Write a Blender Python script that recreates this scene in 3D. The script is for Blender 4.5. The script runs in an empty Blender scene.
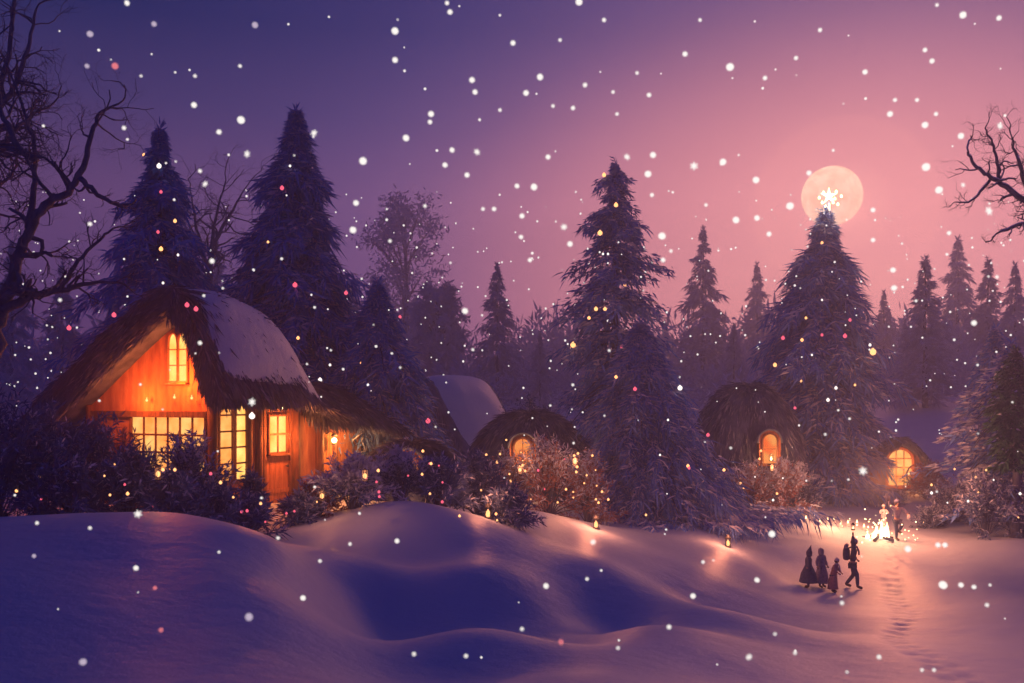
import bpy, math, random
import numpy as np
from mathutils import Vector, Matrix

R = np.random.RandomState(7)
random.seed(7)
PI = math.pi
EYE = 6.0
F = 950.0
YH = 400.0
sc = bpy.context.scene
COL = sc.collection


def at(px, py, D):
    """world point seen at picture position (px, py) at distance D along +Y"""
    return np.array([(px - 512.0) / F * D, D, EYE - (py - YH) / F * D])


# ------------------------------------------------------------------ objects
def tag(o, label=None, cat=None, group=None, kind=None):
    if label: o['label'] = label
    if cat: o['category'] = cat
    if group: o['group'] = group
    if kind: o['kind'] = kind
    return o


def empty(name, loc, label, cat, rz=0.0, group=None):
    o = bpy.data.objects.new(name, None)
    o.empty_display_size = 0.3
    COL.objects.link(o)
    o.location = [float(v) for v in loc]
    o.rotation_euler = (0, 0, rz)
    return tag(o, label, cat, group)


class Geo:
    def __init__(s):
        s.V, s.Fc, s.n, s.sm = [], [], 0, []

    def add(s, V, Fa, mat=0, smooth=False):
        V = np.asarray(V, float).reshape(-1, 3)
        if isinstance(Fa, np.ndarray):
            s.Fc.append((Fa + s.n, mat, smooth))
        else:
            groups = {}
            for f in Fa: groups.setdefault(len(f), []).append(f)
            for g in groups.values():
                s.Fc.append((np.array(g, int) + s.n, mat, smooth))
        s.V.append(V)
        s.n += len(V)

    def build(s, name, mats, parent=None):
        me = bpy.data.meshes.new(name)
        V = np.concatenate(s.V)
        me.vertices.add(len(V))
        me.vertices.foreach_set('co', V.ravel())
        li = np.concatenate([f.ravel() for f, _, _ in s.Fc])
        tot = np.concatenate([np.full(len(f), f.shape[1]) for f, _, _ in s.Fc])
        st = np.concatenate([[0], np.cumsum(tot)[:-1]])
        mi = np.concatenate([np.full(len(f), m) for f, m, _ in s.Fc])
        smo = np.concatenate([np.full(len(f), k) for f, _, k in s.Fc])
        me.loops.add(len(li)); me.polygons.add(len(tot))
        me.loops.foreach_set('vertex_index', li.astype(np.int32))
        me.polygons.foreach_set('loop_start', st.astype(np.int32))
        me.polygons.foreach_set('loop_total', tot.astype(np.int32))
        if not isinstance(mats, (list, tuple)): mats = [mats]
        for m in mats: me.materials.append(m)
        me.polygons.foreach_set('material_index', mi.astype(np.int32))
        me.polygons.foreach_set('use_smooth', smo.astype(bool))
        me.update(calc_edges=True)
        me.validate()
        o = bpy.data.objects.new(name, me)
        COL.objects.link(o)
        if parent is not None: o.parent = parent
        return o


def box(g, c, d, mat=0, bev=0.0, rot=None):
    x, y, z = [v / 2 for v in d]
    V = np.array([[sx * x, sy * y, sz * z] for sx in (-1, 1) for sy in (-1, 1) for sz in (-1, 1)])
    if rot is not None: V = V @ rot.T
    V = V + np.array(c)
    Fa = [(0, 1, 3, 2), (4, 6, 7, 5), (0, 4, 5, 1), (2, 3, 7, 6), (0, 2, 6, 4), (1, 5, 7, 3)]
    g.add(V, Fa, mat)


def rotz(a):
    c, s = math.cos(a), math.sin(a)
    return np.array([[c, -s, 0], [s, c, 0], [0, 0, 1.0]])


def roty(a):
    c, s = math.cos(a), math.sin(a)
    return np.array([[c, 0, s], [0, 1, 0], [-s, 0, c]])


def tube(g, pts, rad, n=6, mat=0, cap=True):
    P = np.asarray(pts, float); m = len(P)
    rad = np.broadcast_to(np.asarray(rad, float), (m,))
    T = np.gradient(P, axis=0); T /= np.linalg.norm(T, axis=1)[:, None] + 1e-9
    up = np.array([0, 0, 1.0]) if abs(T[0][2]) < .9 else np.array([1.0, 0, 0])
    N = np.cross(T[0], up); N /= np.linalg.norm(N)
    V = []
    a = np.linspace(0, 2 * PI, n, endpoint=False)
    for i in range(m):
        N = N - T[i] * N.dot(T[i]); N /= np.linalg.norm(N) + 1e-9
        B = np.cross(T[i], N)
        V.append(P[i] + rad[i] * (np.cos(a)[:, None] * N + np.sin(a)[:, None] * B))
    Fa = [(i * n + j, i * n + (j + 1) % n, (i + 1) * n + (j + 1) % n, (i + 1) * n + j) for i in range(m - 1) for j in range(n)]
    if cap: Fa += [tuple(range(n))[::-1], tuple((m - 1) * n + k for k in range(n))]
    g.add(np.concatenate(V), Fa, mat, True)


def sphere(g, c, r, n=10, m=7, mat=0, sq=(1, 1, 1)):
    V = [[0, 0, 1]]
    for i in range(1, m):
        t = PI * i / m
        for j in range(n):
            p = 2 * PI * j / n
            V.append([math.sin(t) * math.cos(p), math.sin(t) * math.sin(p), math.cos(t)])
    V.append([0, 0, -1])
    Fa = [(0, 1 + j, 1 + (j + 1) % n) for j in range(n)]
    for i in range(m - 2):
        for j in range(n):
            a = 1 + i * n
            Fa.append((a + j, a + n + j, a + n + (j + 1) % n, a + (j + 1) % n))
    e = len(V) - 1; a = 1 + (m - 2) * n
    Fa += [(e, a + (j + 1) % n, a + j) for j in range(n)]
    g.add(np.array(V) * r * np.array(sq) + np.array(c), Fa, mat, True)


def lathe(g, prof, c=(0, 0, 0), n=14, mat=0, fold=0.0, nf=7, sq=(1, 1)):
    """prof: (radius, z) from bottom to top"""
    V = []
    for r, z in prof:
        for j in range(n):
            a = 2 * PI * j / n
            rr = r * (1 + fold * math.sin(nf * a + z * 3))
            V.append([c[0] + rr * math.cos(a) * sq[0], c[1] + rr * math.sin(a) * sq[1], c[2] + z])
    m = len(prof)
    Fa = [(i * n + j, i * n + (j + 1) % n, (i + 1) * n + (j + 1) % n, (i + 1) * n + j) for i in range(m - 1) for j in range(n)]
    Fa += [tuple(range(n))[::-1], tuple((m - 1) * n + k for k in range(n))]
    g.add(V, Fa, mat, True)


def unit(v):
    return v / (np.linalg.norm(v, axis=-1, keepdims=True) + 1e-9)


def blades(g, P, D, L, W, mat=0, rng=R, bend=0.0):
    """many narrow kite-shaped leaves"""
    N = len(P)
    D = unit(D)
    S = unit(np.cross(D, unit(rng.normal(size=(N, 3)))))
    L = np.broadcast_to(L, (N,))[:, None]; W = np.broadcast_to(W, (N,))[:, None]
    M = P + D * L * .4
    T = P + D * L + np.array([0, 0, -1.0]) * L * bend
    V = np.stack([P, M + S * W / 2, T, M - S * W / 2], 1).reshape(-1, 3)
    Fa = np.arange(N * 4).reshape(N, 4)
    g.add(V, Fa, mat)


def prism(g, poly, y0, y1, mat=0, smooth=False):
    """poly: (x,z) outline extruded along y"""
    n = len(poly)
    V = [[x, y0, z] for x, z in poly] + [[x, y1, z] for x, z in poly]
    Fa = [tuple(range(n)), tuple(range(2 * n - 1, n - 1, -1))]
    Fa += [(i, n + i, n + (i + 1) % n, (i + 1) % n) for i in range(n)]
    g.add(V, Fa, mat, smooth)


# ---------------------------------------------------------------- materials
def mat_new(name):
    m = bpy.data.materials.new(name); m.use_nodes = True
    nt = m.node_tree; nt.nodes.clear()
    out = nt.nodes.new('ShaderNodeOutputMaterial')
    return m, nt, out


def N(nt, typ, **kw):
    n = nt.nodes.new(typ)
    for k, v in kw.items():
        if k in n.inputs.keys(): n.inputs[k].default_value = v
        else: setattr(n, k, v)
    return n


def surf(name, c1, c2, scale=4.0, rough=.8, bump=.0, bscale=None, detail=4, stretch=(1, 1, 1), rnd=0.0, spec=.3, c3=None):
    m, nt, out = mat_new(name)
    L = nt.links.new
    tc = N(nt, 'ShaderNodeTexCoord'); mp = N(nt, 'ShaderNodeMapping')
    mp.inputs['Scale'].default_value = stretch
    L(tc.outputs['Object'], mp.inputs['Vector'])
    no = N(nt, 'ShaderNodeTexNoise', Scale=scale, Detail=detail)
    L(mp.outputs[0], no.inputs['Vector'])
    cr = N(nt, 'ShaderNodeValToRGB')
    e = cr.color_ramp.elements
    e[0].position = .33; e[1].position = .67
    e[0].color = (*c1, 1); e[1].color = (*c2, 1)
    if c3:
        k = e.new(.8); k.color = (*c3, 1)
    fac = no.outputs['Fac']
    if rnd:
        oi = N(nt, 'ShaderNodeObjectInfo')
        ad = N(nt, 'ShaderNodeMath', operation='MULTIPLY_ADD')
        ad.inputs[1].default_value = rnd; L(oi.outputs['Random'], ad.inputs[0]); L(fac, ad.inputs[2])
        sb = N(nt, 'ShaderNodeMath', operation='SUBTRACT'); L(ad.outputs[0], sb.inputs[0]); sb.inputs[1].default_value = rnd / 2
        fac = sb.outputs[0]
    L(fac, cr.inputs['Fac'])
    b = N(nt, 'ShaderNodeBsdfPrincipled', Roughness=rough)
    b.inputs['Specular IOR Level'].default_value = spec
    L(cr.outputs[0], b.inputs['Base Color'])
    if bump:
        n2 = N(nt, 'ShaderNodeTexNoise', Scale=bscale or scale * 3, Detail=5)
        L(mp.outputs[0], n2.inputs['Vector'])
        bp = N(nt, 'ShaderNodeBump', Strength=bump, Distance=.05)
        L(n2.outputs['Fac'], bp.inputs['Height']); L(bp.outputs[0], b.inputs['Normal'])
    L(b.outputs[0], out.inputs['Surface'])
    return m


def glow(name, c, s, var=0.0, sample=False, c2=None, scale=3.0):
    m, nt, out = mat_new(name)
    em = N(nt, 'ShaderNodeEmission', Strength=s)
    em.inputs['Color'].default_value = (*c, 1)
    if c2:
        tc = N(nt, 'ShaderNodeTexCoord'); no = N(nt, 'ShaderNodeTexNoise', Scale=scale, Detail=3)
        nt.links.new(tc.outputs['Object'], no.inputs['Vector'])
        cr = N(nt, 'ShaderNodeValToRGB'); e = cr.color_ramp.elements
        e[0].position = .35; e[1].position = .65; e[0].color = (*c, 1); e[1].color = (*c2, 1)
        nt.links.new(no.outputs['Fac'], cr.inputs['Fac']); nt.links.new(cr.outputs[0], em.inputs['Color'])
    nt.links.new(em.outputs[0], out.inputs['Surface'])
    if not sample: m.cycles.emission_sampling = 'NONE'
    return m


M = {}
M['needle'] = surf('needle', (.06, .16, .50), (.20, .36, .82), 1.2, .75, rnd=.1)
M['needle_hazed'] = surf('needle_hazed', (.30, .31, .42), (.52, .52, .64), .5, .85, rnd=.15)  # paler needles, distance haze put into their colour
M['needle_green'] = surf('needle_green', (.02, .09, .06), (.05, .16, .10), 1.2, .75)
M['frost'] = surf('frost', (.38, .44, .62), (.62, .66, .82), 2.0, .6)
M['bark'] = surf('bark', (.05, .06, .11), (.13, .14, .22), 6, .9, .5, 20, stretch=(1, 1, .3))
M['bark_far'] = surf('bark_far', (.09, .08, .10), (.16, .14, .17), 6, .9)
M['leaf_dark'] = surf('leaf_dark', (.06, .10, .24), (.16, .24, .46), 1.5, .8, rnd=.2)
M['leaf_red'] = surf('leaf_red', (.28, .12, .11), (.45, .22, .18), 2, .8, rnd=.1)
M['thatch'] = surf('thatch', (.04, .058, .13), (.12, .15, .28), 3, .9, .6, 30, stretch=(1, 1, .25))
M['thatch_light'] = surf('thatch_light', (.14, .16, .24), (.30, .32, .44), 3, .9)
M['plaster'] = surf('plaster', (.40, .13, .055), (.62, .26, .11), 2.2, .85, .35, 9, stretch=(2.5, 2.5, .6))
M['wood'] = surf('wood', (.10, .04, .022), (.24, .10, .05), 5, .7, .5, 25, stretch=(4, 4, .5))
M['wood_orange'] = surf('wood_orange', (.32, .11, .04), (.55, .22, .09), 4, .65, .5, 20, stretch=(5, 5, .4))
M['iron'] = surf('iron', (.03, .03, .035), (.06, .06, .065), 8, .5)
M['pane'] = glow('pane', (1, .27, .045), 1.3, sample=True, c2=(1, .50, .14), scale=1.7)
M['pane_hot'] = glow('pane_hot', (1, .36, .06), 1.7, sample=True, c2=(1, .56, .15), scale=1.8)
M['pane_soft'] = glow('pane_soft', (1, .15, .025), .95, sample=True, c2=(1, .36, .09), scale=1.7)
M['lamp'] = glow('lamp', (1, .62, .25), 9)
M['flame'] = glow('flame', (1, .55, .18), 5.0, c2=(1, .8, .45), scale=6)
M['glow_flake'] = glow('glow_flake', (1, .93, .88), 1.0)  # snowflakes shine by emission in place of caught light
M['glow_flake_soft'] = glow('glow_flake_soft', (.62, .50, .66), .8)
M['glow_flake_pink'] = glow('glow_flake_pink', (1, .25, .3), .75)
M['bulb_warm'] = glow('bulb_warm', (1, .42, .15), 2.2)
M['bulb_pink'] = glow('bulb_pink', (1, .12, .20), 1.2)
M['bulb_white'] = glow('bulb_white', (1, .88, .80), 1.5)
M['bulb_green'] = glow('bulb_green', (.35, .95, .55), .9)
M['star'] = glow('star', (1, .70, .34), 6, sample=True)
M['moon'] = glow('moon', (1, .50, .32), 1.4, c2=(1, .66, .46), scale=.05)
M['cloth_navy'] = surf('cloth_navy', (.04, .045, .11), (.08, .09, .19), 20, .9)
M['cloth_mauve'] = surf('cloth_mauve', (.18, .15, .26), (.28, .24, .38), 20, .9)
M['cloth_rose'] = surf('cloth_rose', (.42, .16, .17), (.55, .25, .24), 20, .9)
M['cloth_pale'] = surf('cloth_pale', (.42, .40, .48), (.6, .58, .66), 20, .9)
M['cloth_brown'] = surf('cloth_brown', (.08, .05, .05), (.14, .09, .08), 20, .9)
M['skin'] = surf('skin', (.45, .27, .2), (.52, .32, .24), 8, .6)
M['hair'] = surf('hair', (.03, .02, .03), (.06, .04, .05), 30, .7)
M['silver'] = surf('silver', (.5, .5, .55), (.7, .7, .75), 8, .35)


def snow_mat():
    m, nt, out = mat_new('snow')
    L = nt.links.new
    tc = N(nt, 'ShaderNodeTexCoord')
    no = N(nt, 'ShaderNodeTexNoise', Scale=.6, Detail=3); L(tc.outputs['Object'], no.inputs['Vector'])
    cr = N(nt, 'ShaderNodeValToRGB'); e = cr.color_ramp.elements
    e[0].color = (.54, .61, .72, 1); e[1].color = (.61, .68, .78, 1); e[0].position = .3; e[1].position = .7
    L(no.outputs['Fac'], cr.inputs['Fac'])
    b = N(nt, 'ShaderNodeBsdfPrincipled', Roughness=.5)
    b.inputs['Specular IOR Level'].default_value = .35
    L(cr.outputs[0], b.inputs['Base Color'])
    mp = N(nt, 'ShaderNodeMapping'); mp.inputs['Scale'].default_value = (.9, 1.2, 1); L(tc.outputs['Object'], mp.inputs['Vector'])
    n2 = N(nt, 'ShaderNodeTexNoise', Scale=2.2, Detail=9, Roughness=.62); L(mp.outputs[0], n2.inputs['Vector'])
    n3 = N(nt, 'ShaderNodeTexNoise', Scale=38, Detail=2); L(tc.outputs['Object'], n3.inputs['Vector'])
    b1 = N(nt, 'ShaderNodeBump', Strength=.4, Distance=.08); L(n2.outputs['Fac'], b1.inputs['Height'])
    b2 = N(nt, 'ShaderNodeBump', Strength=.28, Distance=.012); L(n3.outputs['Fac'], b2.inputs['Height']); L(b1.outputs[0], b2.inputs['Normal'])
    L(b2.outputs[0], b.inputs['Normal'])
    L(b.outputs[0], out.inputs['Surface'])
    return m


M['snow'] = snow_mat()

# ------------------------------------------------------------------- camera
cam = bpy.data.cameras.new('camera'); co = bpy.data.objects.new('camera', cam); COL.objects.link(co)
co.location = (0, 0, EYE); co.rotation_euler = (PI / 2, 0, 0)
cam.sensor_width = 36; cam.lens = F / 1024 * 36
cam.shift_y = (YH - 341.5) / 1024
cam.clip_start = .1; cam.clip_end = 3000
sc.camera = co
cam.dof.use_dof = True; cam.dof.focus_distance = 30; cam.dof.aperture_fstop = 1.1

# -------------------------------------------------------------------- world
GLOW = np.array([(850 - 512) / F, 1, (YH - 300) / F])
w = bpy.data.worlds.new('World'); sc.world = w; w.use_nodes = True
nt = w.node_tree; nt.nodes.clear(); L = nt.links.new
tc = N(nt, 'ShaderNodeTexCoord')
sep = N(nt, 'ShaderNodeSeparateXYZ'); L(tc.outputs['Generated'], sep.inputs[0])
# base colour by height above the horizon
cr = N(nt, 'ShaderNodeValToRGB'); e = cr.color_ramp.elements
e[0].position = 0.0; e[0].color = (.105, .044, .15, 1)
e[1].position = 1.0; e[1].color = (.003, .013, .125, 1)
for p, c in ((.08, (.11, .046, .15)), (.2, (.13, .062, .165)), (.28, (.045, .034, .125)), (.36, (.0, .014, .09)), (.55, (.001, .012, .115))):
    k = e.new(p); k.color = (*c, 1)
L(sep.outputs['Z'], cr.inputs['Fac'])
# side behind the camera is darker and bluer
cy = N(nt, 'ShaderNodeMapRange'); cy.inputs['From Min'].default_value = -.35; cy.inputs['From Max'].default_value = .55
L(sep.outputs['Y'], cy.inputs['Value'])
mx = N(nt, 'ShaderNodeMixRGB'); mx.inputs[1].default_value = (.003, .012, .125, 1)
L(cy.outputs[0], mx.inputs['Fac']); L(cr.outputs[0], mx.inputs[2])
# rose afterglow, wider than high
cm = N(nt, 'ShaderNodeCombineXYZ')
mz = N(nt, 'ShaderNodeMath', operation='MULTIPLY'); mz.inputs[1].default_value = 1.75; L(sep.outputs['Z'], mz.inputs[0])
L(sep.outputs['X'], cm.inputs['X']); L(sep.outputs['Y'], cm.inputs['Y']); L(mz.outputs[0], cm.inputs['Z'])
nv = N(nt, 'ShaderNodeVectorMath', operation='NORMALIZE'); L(cm.outputs[0], nv.inputs[0])
gd = GLOW * np.array([1, 1, 1.75]); gd = gd / np.linalg.norm(gd)
dt = N(nt, 'ShaderNodeVectorMath', operation='DOT_PRODUCT'); L(nv.outputs[0], dt.inputs[0]); dt.inputs[1].default_value = gd
ac = N(nt, 'ShaderNodeMath', operation='ARCCOSINE'); L(dt.outputs['Value'], ac.inputs[0])
cg = N(nt, 'ShaderNodeValToRGB'); cg.color_ramp.interpolation = 'B_SPLINE'; e = cg.color_ramp.elements
e[0].position = 0; e[0].color = (.98, .34, .20, 1)
e[1].position = 1.0; e[1].color = (0, 0, 0, 1)
for p, c in ((.12, (.93, .32, .205)), (.22, (.75, .245, .17)), (.34, (.45, .145, .145)), (.46, (.045, .03, .10)), (.62, (.0, .004, .035)), (.82, (.002, .001, .004))):
    k = e.new(p); k.color = (*c, 1)
L(ac.outputs[0], cg.inputs['Fac'])
sm = N(nt, 'ShaderNodeMixRGB', blend_type='ADD'); sm.inputs['Fac'].default_value = 1
L(mx.outputs[0], sm.inputs[1]); L(cg.outputs[0], sm.inputs[2])
# wide faint halo round the moon
mdir = np.array([(845 - 512) / F, 1, (YH - 208) / F]); mdir = mdir / np.linalg.norm(mdir)
vn = N(nt, 'ShaderNodeVectorMath', operation='NORMALIZE'); L(tc.outputs['Generated'], vn.inputs[0])
d2 = N(nt, 'ShaderNodeVectorMath', operation='DOT_PRODUCT'); L(vn.outputs[0], d2.inputs[0]); d2.inputs[1].default_value = mdir
a2_ = N(nt, 'ShaderNodeMath', operation='ARCCOSINE'); L(d2.outputs['Value'], a2_.inputs[0])
hr = N(nt, 'ShaderNodeValToRGB'); hr.color_ramp.interpolation = 'EASE'; e = hr.color_ramp.elements
e[0].position = 0; e[0].color = (.34, .15, .08, 1); e[1].position = .105; e[1].color = (0, 0, 0, 1)
for p, c in ((.03, (.10, .05, .02)), (.05, (.05, .018, .006)), (.079, (.055, .02, .008)), (.084, (.075, .03, .012)), (.088, (.012, .004, .0))):
    k = e.new(p); k.color = (*c, 1)
L(a2_.outputs[0], hr.inputs['Fac'])
sm2 = N(nt, 'ShaderNodeMixRGB', blend_type='ADD'); sm2.inputs['Fac'].default_value = 1
L(sm.outputs[0], sm2.inputs[1]); L(hr.outputs[0], sm2.inputs[2]); sm = sm2
# soft cloudiness in the sky
cn = N(nt, 'ShaderNodeTexNoise', Scale=2.6, Detail=5); L(cm.outputs[0], cn.inputs['Vector'])
cmr = N(nt, 'ShaderNodeMapRange'); cmr.inputs['To Min'].default_value = .86; cmr.inputs['To Max'].default_value = 1.14; L(cn.outputs['Fac'], cmr.inputs['Value'])
ml = N(nt, 'ShaderNodeVectorMath', operation='SCALE'); L(sm.outputs[0], ml.inputs[0]); L(cmr.outputs[0], ml.inputs['Scale'])
sky = N(nt, 'ShaderNodeTexSky', sky_type='NISHITA'); sky.sun_disc = False
SUN_EL = math.radians(16); SUN_AZ = math.atan2(930 - 512, F)
sky.sun_elevation = SUN_EL; sky.sun_rotation = SUN_AZ
bg1 = N(nt, 'ShaderNodeBackground', Strength=1.0); L(ml.outputs[0], bg1.inputs['Color'])
bg2 = N(nt, 'ShaderNodeBackground', Strength=.0004); L(sky.outputs[0], bg2.inputs['Color'])
ad = N(nt, 'ShaderNodeAddShader'); L(bg1.outputs[0], ad.inputs[0]); L(bg2.outputs[0], ad.inputs[1])
wo = N(nt, 'ShaderNodeOutputWorld'); L(ad.outputs[0], wo.inputs['Surface'])

sun = bpy.data.lights.new('sun', 'SUN'); sun.energy = 0.78; sun.angle = math.radians(13); sun.color = (1, .35, .22)
so = bpy.data.objects.new('sun', sun); COL.objects.link(so)
sd = Vector((math.sin(SUN_AZ) * math.cos(SUN_EL), math.cos(SUN_AZ) * math.cos(SUN_EL), math.sin(SUN_EL)))
so.rotation_euler = sd.to_track_quat('Z', 'Y').to_euler()
so.location = sd * 100


def lamp(name, loc, power, color, r=.08):
    l = bpy.data.lights.new(name, 'POINT'); l.energy = power; l.color = color; l.shadow_soft_size = r
    o = bpy.data.objects.new(name, l); COL.objects.link(o); o.location = [float(v) for v in loc]
    return o


# ------------------------------------------------------------------ terrain
CP = [  # px, py, distance
    (0, 515, 17), (100, 511, 17), (200, 518, 17), (262, 537, 17), (310, 560, 16.5), (345, 592, 17),
    (0, 560, 13.6), (100, 560, 13.8), (200, 570, 13.8), (280, 590, 13.8),
    (0, 620, 11.6), (100, 622, 11.6), (200, 630, 11.8), (300, 640, 12),
    (0, 683, 10), (150, 683, 10), (300, 690, 10.3),
    (340, 625, 15), (380, 608, 17), (430, 612, 17), (430, 645, 14.8), (500, 640, 15.5), (360, 640, 14),
    (300, 537, 20), (340, 523, 20.5), (386, 516, 20.5), (450, 521, 20.5), (330, 550, 18.5), (380, 550, 18), (440, 562, 19), (400, 578, 18.5),
    (470, 572, 17.6), (500, 556, 19.4), (550, 544, 21.5), (610, 543, 24), (690, 545, 27), (790, 537, 32), (480, 602, 17.4),
    (540, 585, 18), (610, 570, 20), (680, 560, 24), (530, 608, 17.8), (575, 630, 18),
    (585, 628, 17.5), (620, 603, 19), (680, 582, 22), (760, 566, 27), (560, 600, 18), (600, 590, 19.3),
    (470, 690, 12), (540, 664, 12.8), (600, 643, 14), (650, 624, 16), (700, 606, 18.5), (780, 592, 25),
    (555, 652, 15), (640, 632, 17.6), (700, 612, 20.5),
    (700, 683, 12.6), (800, 683, 13.4), (750, 640, 16.5), (850, 640, 17.5), (820, 610, 23), (830, 590, 27), (852, 589, 27.5), (810, 590, 27),
    (383, 672, 12.3), (430, 638, 13.2), (500, 626, 13.7), (550, 640, 13.6), (460, 690, 11.2), (540, 668, 12),
    (900, 655, 15.5), (940, 683, 13.2), (980, 683, 13), (905, 590, 26.5), (860, 560, 30), (900, 560, 30),
    (850, 536, 33), (900, 538, 33), (850, 510, 40), (880, 497, 46), (840, 488, 49), (895, 487, 48),
    (960, 560, 30), (1010, 545, 31), (1060, 545, 31), (960, 600, 24), (1024, 600, 22), (1000, 640, 17.5), (1024, 683, 13.5), (960, 660, 15),
    (940, 540, 33), (1000, 535, 34), (930, 520, 38), (1000, 520, 38), (1060, 525, 36), (790, 500, 42), (800, 520, 35),
]
pts = [at(*c) for c in CP]
XYZ = [(p[0], p[1], p[2]) for p in pts]
for x, y, z in [
    # around and behind the camera
    (0, 0, 2.7), (-12, 2, 2.6), (12, 2, 2.3), (0, -18, 3.0), (-25, -10, 3), (25, -10, 3), (-25, 12, 4.2), (22, 12, 2.0), (-22, 18, 4.2), (30, 22, 1.6),
    (-5, 7, 2.7), (5, 7, 2.3),
    # flat behind the left dune where the cabin stands
    (-14, 21, 3.3), (-10, 21, 3.3), (-7, 21, 3.25), (-4, 22.5, 3.35), (-1, 23.5, 3.2), (1, 25, 2.9), (-14, 26, 3.3), (-9, 27, 3.2), (-5, 28, 3.1), (-20, 28, 3.3),
    (-5, 34, 2.9), (-12, 36, 3.0), (0, 32, 2.5), (3, 30, 2.1), (3, 38, 2.2), (7, 30, 1.7), (10, 36, 1.6), (0, 42, 2.4), (-8, 46, 3.2), (11, 44, 1.7), (13, 42, 1.5),
    (20, 48, 1.7), (26, 44, 1.4), (17, 50, 1.9), (24, 36, .9), (30, 36, 1.2),
    # rising ground behind
    (-40, 50, 4), (-25, 60, 4), (-5, 62, 4.2), (10, 62, 3.8), (24, 58, 4.3), (28, 62, 5.6), (33, 66, 6), (42, 58, 4), (45, 35, 2.5),
    (-50, 90, 7), (-15, 92, 7), (15, 92, 7), (45, 92, 7.5), (-70, 130, 10), (0, 135, 10.5), (70, 130, 10.5), (-60, 40, 4), (-60, 0, 3.5), (60, 0, 3), (65, 60, 5), (0, -60, 3.5),
    (0, 175, 12), (90, 175, 12), (-90, 175, 12), (110, 90, 9), (-110, 90, 9), (110, 0, 5), (-110, 0, 5), (-90, -60, 4), (90, -60, 4)]:
    XYZ.append((x, y, z))
XYZ = np.array(XYZ, float)
_sc2 = 1.6 ** 2


def _phi(d2):
    return np.sqrt(d2 + _sc2)


_P = XYZ[:, :2]
_A = _phi(((_P[:, None] - _P[None]) ** 2).sum(-1))
_n = len(_P)
_lam = 0.02 * np.eye(_n)
_Q = np.concatenate([np.ones((_n, 1)), _P / 50], 1)
_MM = np.block([[_A - _lam, _Q], [_Q.T, np.zeros((3, 3))]])
_w = np.linalg.solve(_MM, np.concatenate([XYZ[:, 2], np.zeros(3)]))


_fr = np.random.RandomState(3)
FOOT = []
_tx, _ty = [12.9, 12.3, 10.0, 7.6, 6.0], [36, 30, 25, 18.5, 12.5]
for off_, n_ in ((0.0, 72),):
    for i_ in range(n_):
        y_ = 36 - off_ * 3 - 23 * i_ / n_
        FOOT.append((float(np.interp(-y_, [-v for v in _ty], _tx)) + off_ + (.14 if i_ % 2 else -.14) + .25 * math.sin(i_ * .19 + off_ * 4) + _fr.normal(0, .05), y_ + _fr.normal(0, .06)))


def Hs(x, y):
    x = np.atleast_1d(np.asarray(x, float)); y = np.atleast_1d(np.asarray(y, float))
    out = np.empty(len(x))
    for i in range(0, len(x), 20000):
        q = np.stack([x[i:i + 20000], y[i:i + 20000]], 1)
        A = _phi(((q[:, None] - _P[None]) ** 2).sum(-1))
        out[i:i + 20000] = A @ _w[:_n] + np.concatenate([np.ones((len(q), 1)), q / 50], 1) @ _w[_n:]
    out += .035 * np.sin(x * .9 + 1.3 * np.sin(y * .35)) * np.sin(y * .55 + x * .2) + .015 * np.sin(x * 2.3 + y * 1.1) * np.sin(y * 1.9 - x * .7)
    t = np.clip((y - 20) / 26, 0, 1)
    pc = 12.2 + 1.2 * np.sin(y * .16 + .5) + (y - 28) * .22
    dd = x - pc
    out -= .05 * np.exp(-(dd / .55) ** 2) * (t > 0) * (t < 1) * np.sin(PI * t) ** .5
    for fx_, fy_ in FOOT:
        m_ = (np.abs(x - fx_) < .5) & (np.abs(y - fy_) < .6)
        if m_.any():
            q = ((x[m_] - fx_) / .13) ** 2 + ((y[m_] - fy_) / .2) ** 2
            out[m_] -= .038 * np.exp(-q ** 1.2)
    return out


def H(x, y): return float(Hs(x, y)[0])


def axis_grid(a, b, step, lo, hi):
    c = list(np.arange(a, b, step)); s = step
    while c[-1] < hi: s *= 1.13; c.append(c[-1] + s)
    s = step
    while c[0] > lo: s *= 1.13; c.insert(0, c[0] - s)
    return np.array(c)


gx = axis_grid(-26, 30, .22, -115, 115); gy = axis_grid(7, 52, .22, -60, 178)
gx = np.sort(np.concatenate([gx[(gx < 5) | (gx > 14.2)], np.arange(5, 14.2, .08)])); gy = np.sort(np.concatenate([gy[(gy < 12) | (gy > 37.5)], np.arange(12, 37.5, .09)]))
GX, GY = np.meshgrid(gx, gy)
GZ = Hs(GX.ravel(), GY.ravel())
g = Geo()
nx, ny = len(gx), len(gy)
ii = (np.arange(ny - 1)[:, None] * nx + np.arange(nx - 1)[None]).ravel()
g.add(np.stack([GX.ravel(), GY.ravel(), GZ], 1), np.stack([ii, ii + 1, ii + nx + 1, ii + nx], 1), 0, True)
tag(g.build('snow_ground', M['snow']), 'rolling snow covered ground with soft dunes and a path', None, kind='structure')

# --------------------------------------------------------------------- haze
HX, HY0, HY1, HZ1 = 120, -63, 182, EYE + 29.5
g = Geo(); box(g, (0, (HY0 + HY1) / 2, (HZ1 - 3) / 2), (2 * HX, HY1 - HY0, HZ1 + 3))
hm, hn, ho = mat_new('haze')
pv = hn.nodes.new('ShaderNodeVolumePrincipled'); pv.inputs['Color'].default_value = (.62, .70, .95, 1)
pv.inputs['Density'].default_value = .0044; pv.inputs['Anisotropy'].default_value = .68
hn.links.new(pv.outputs[0], ho.inputs['Volume'])
o = g.build('haze', hm); tag(o, 'thin frosty evening haze filling the air', None, kind='stuff')


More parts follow.
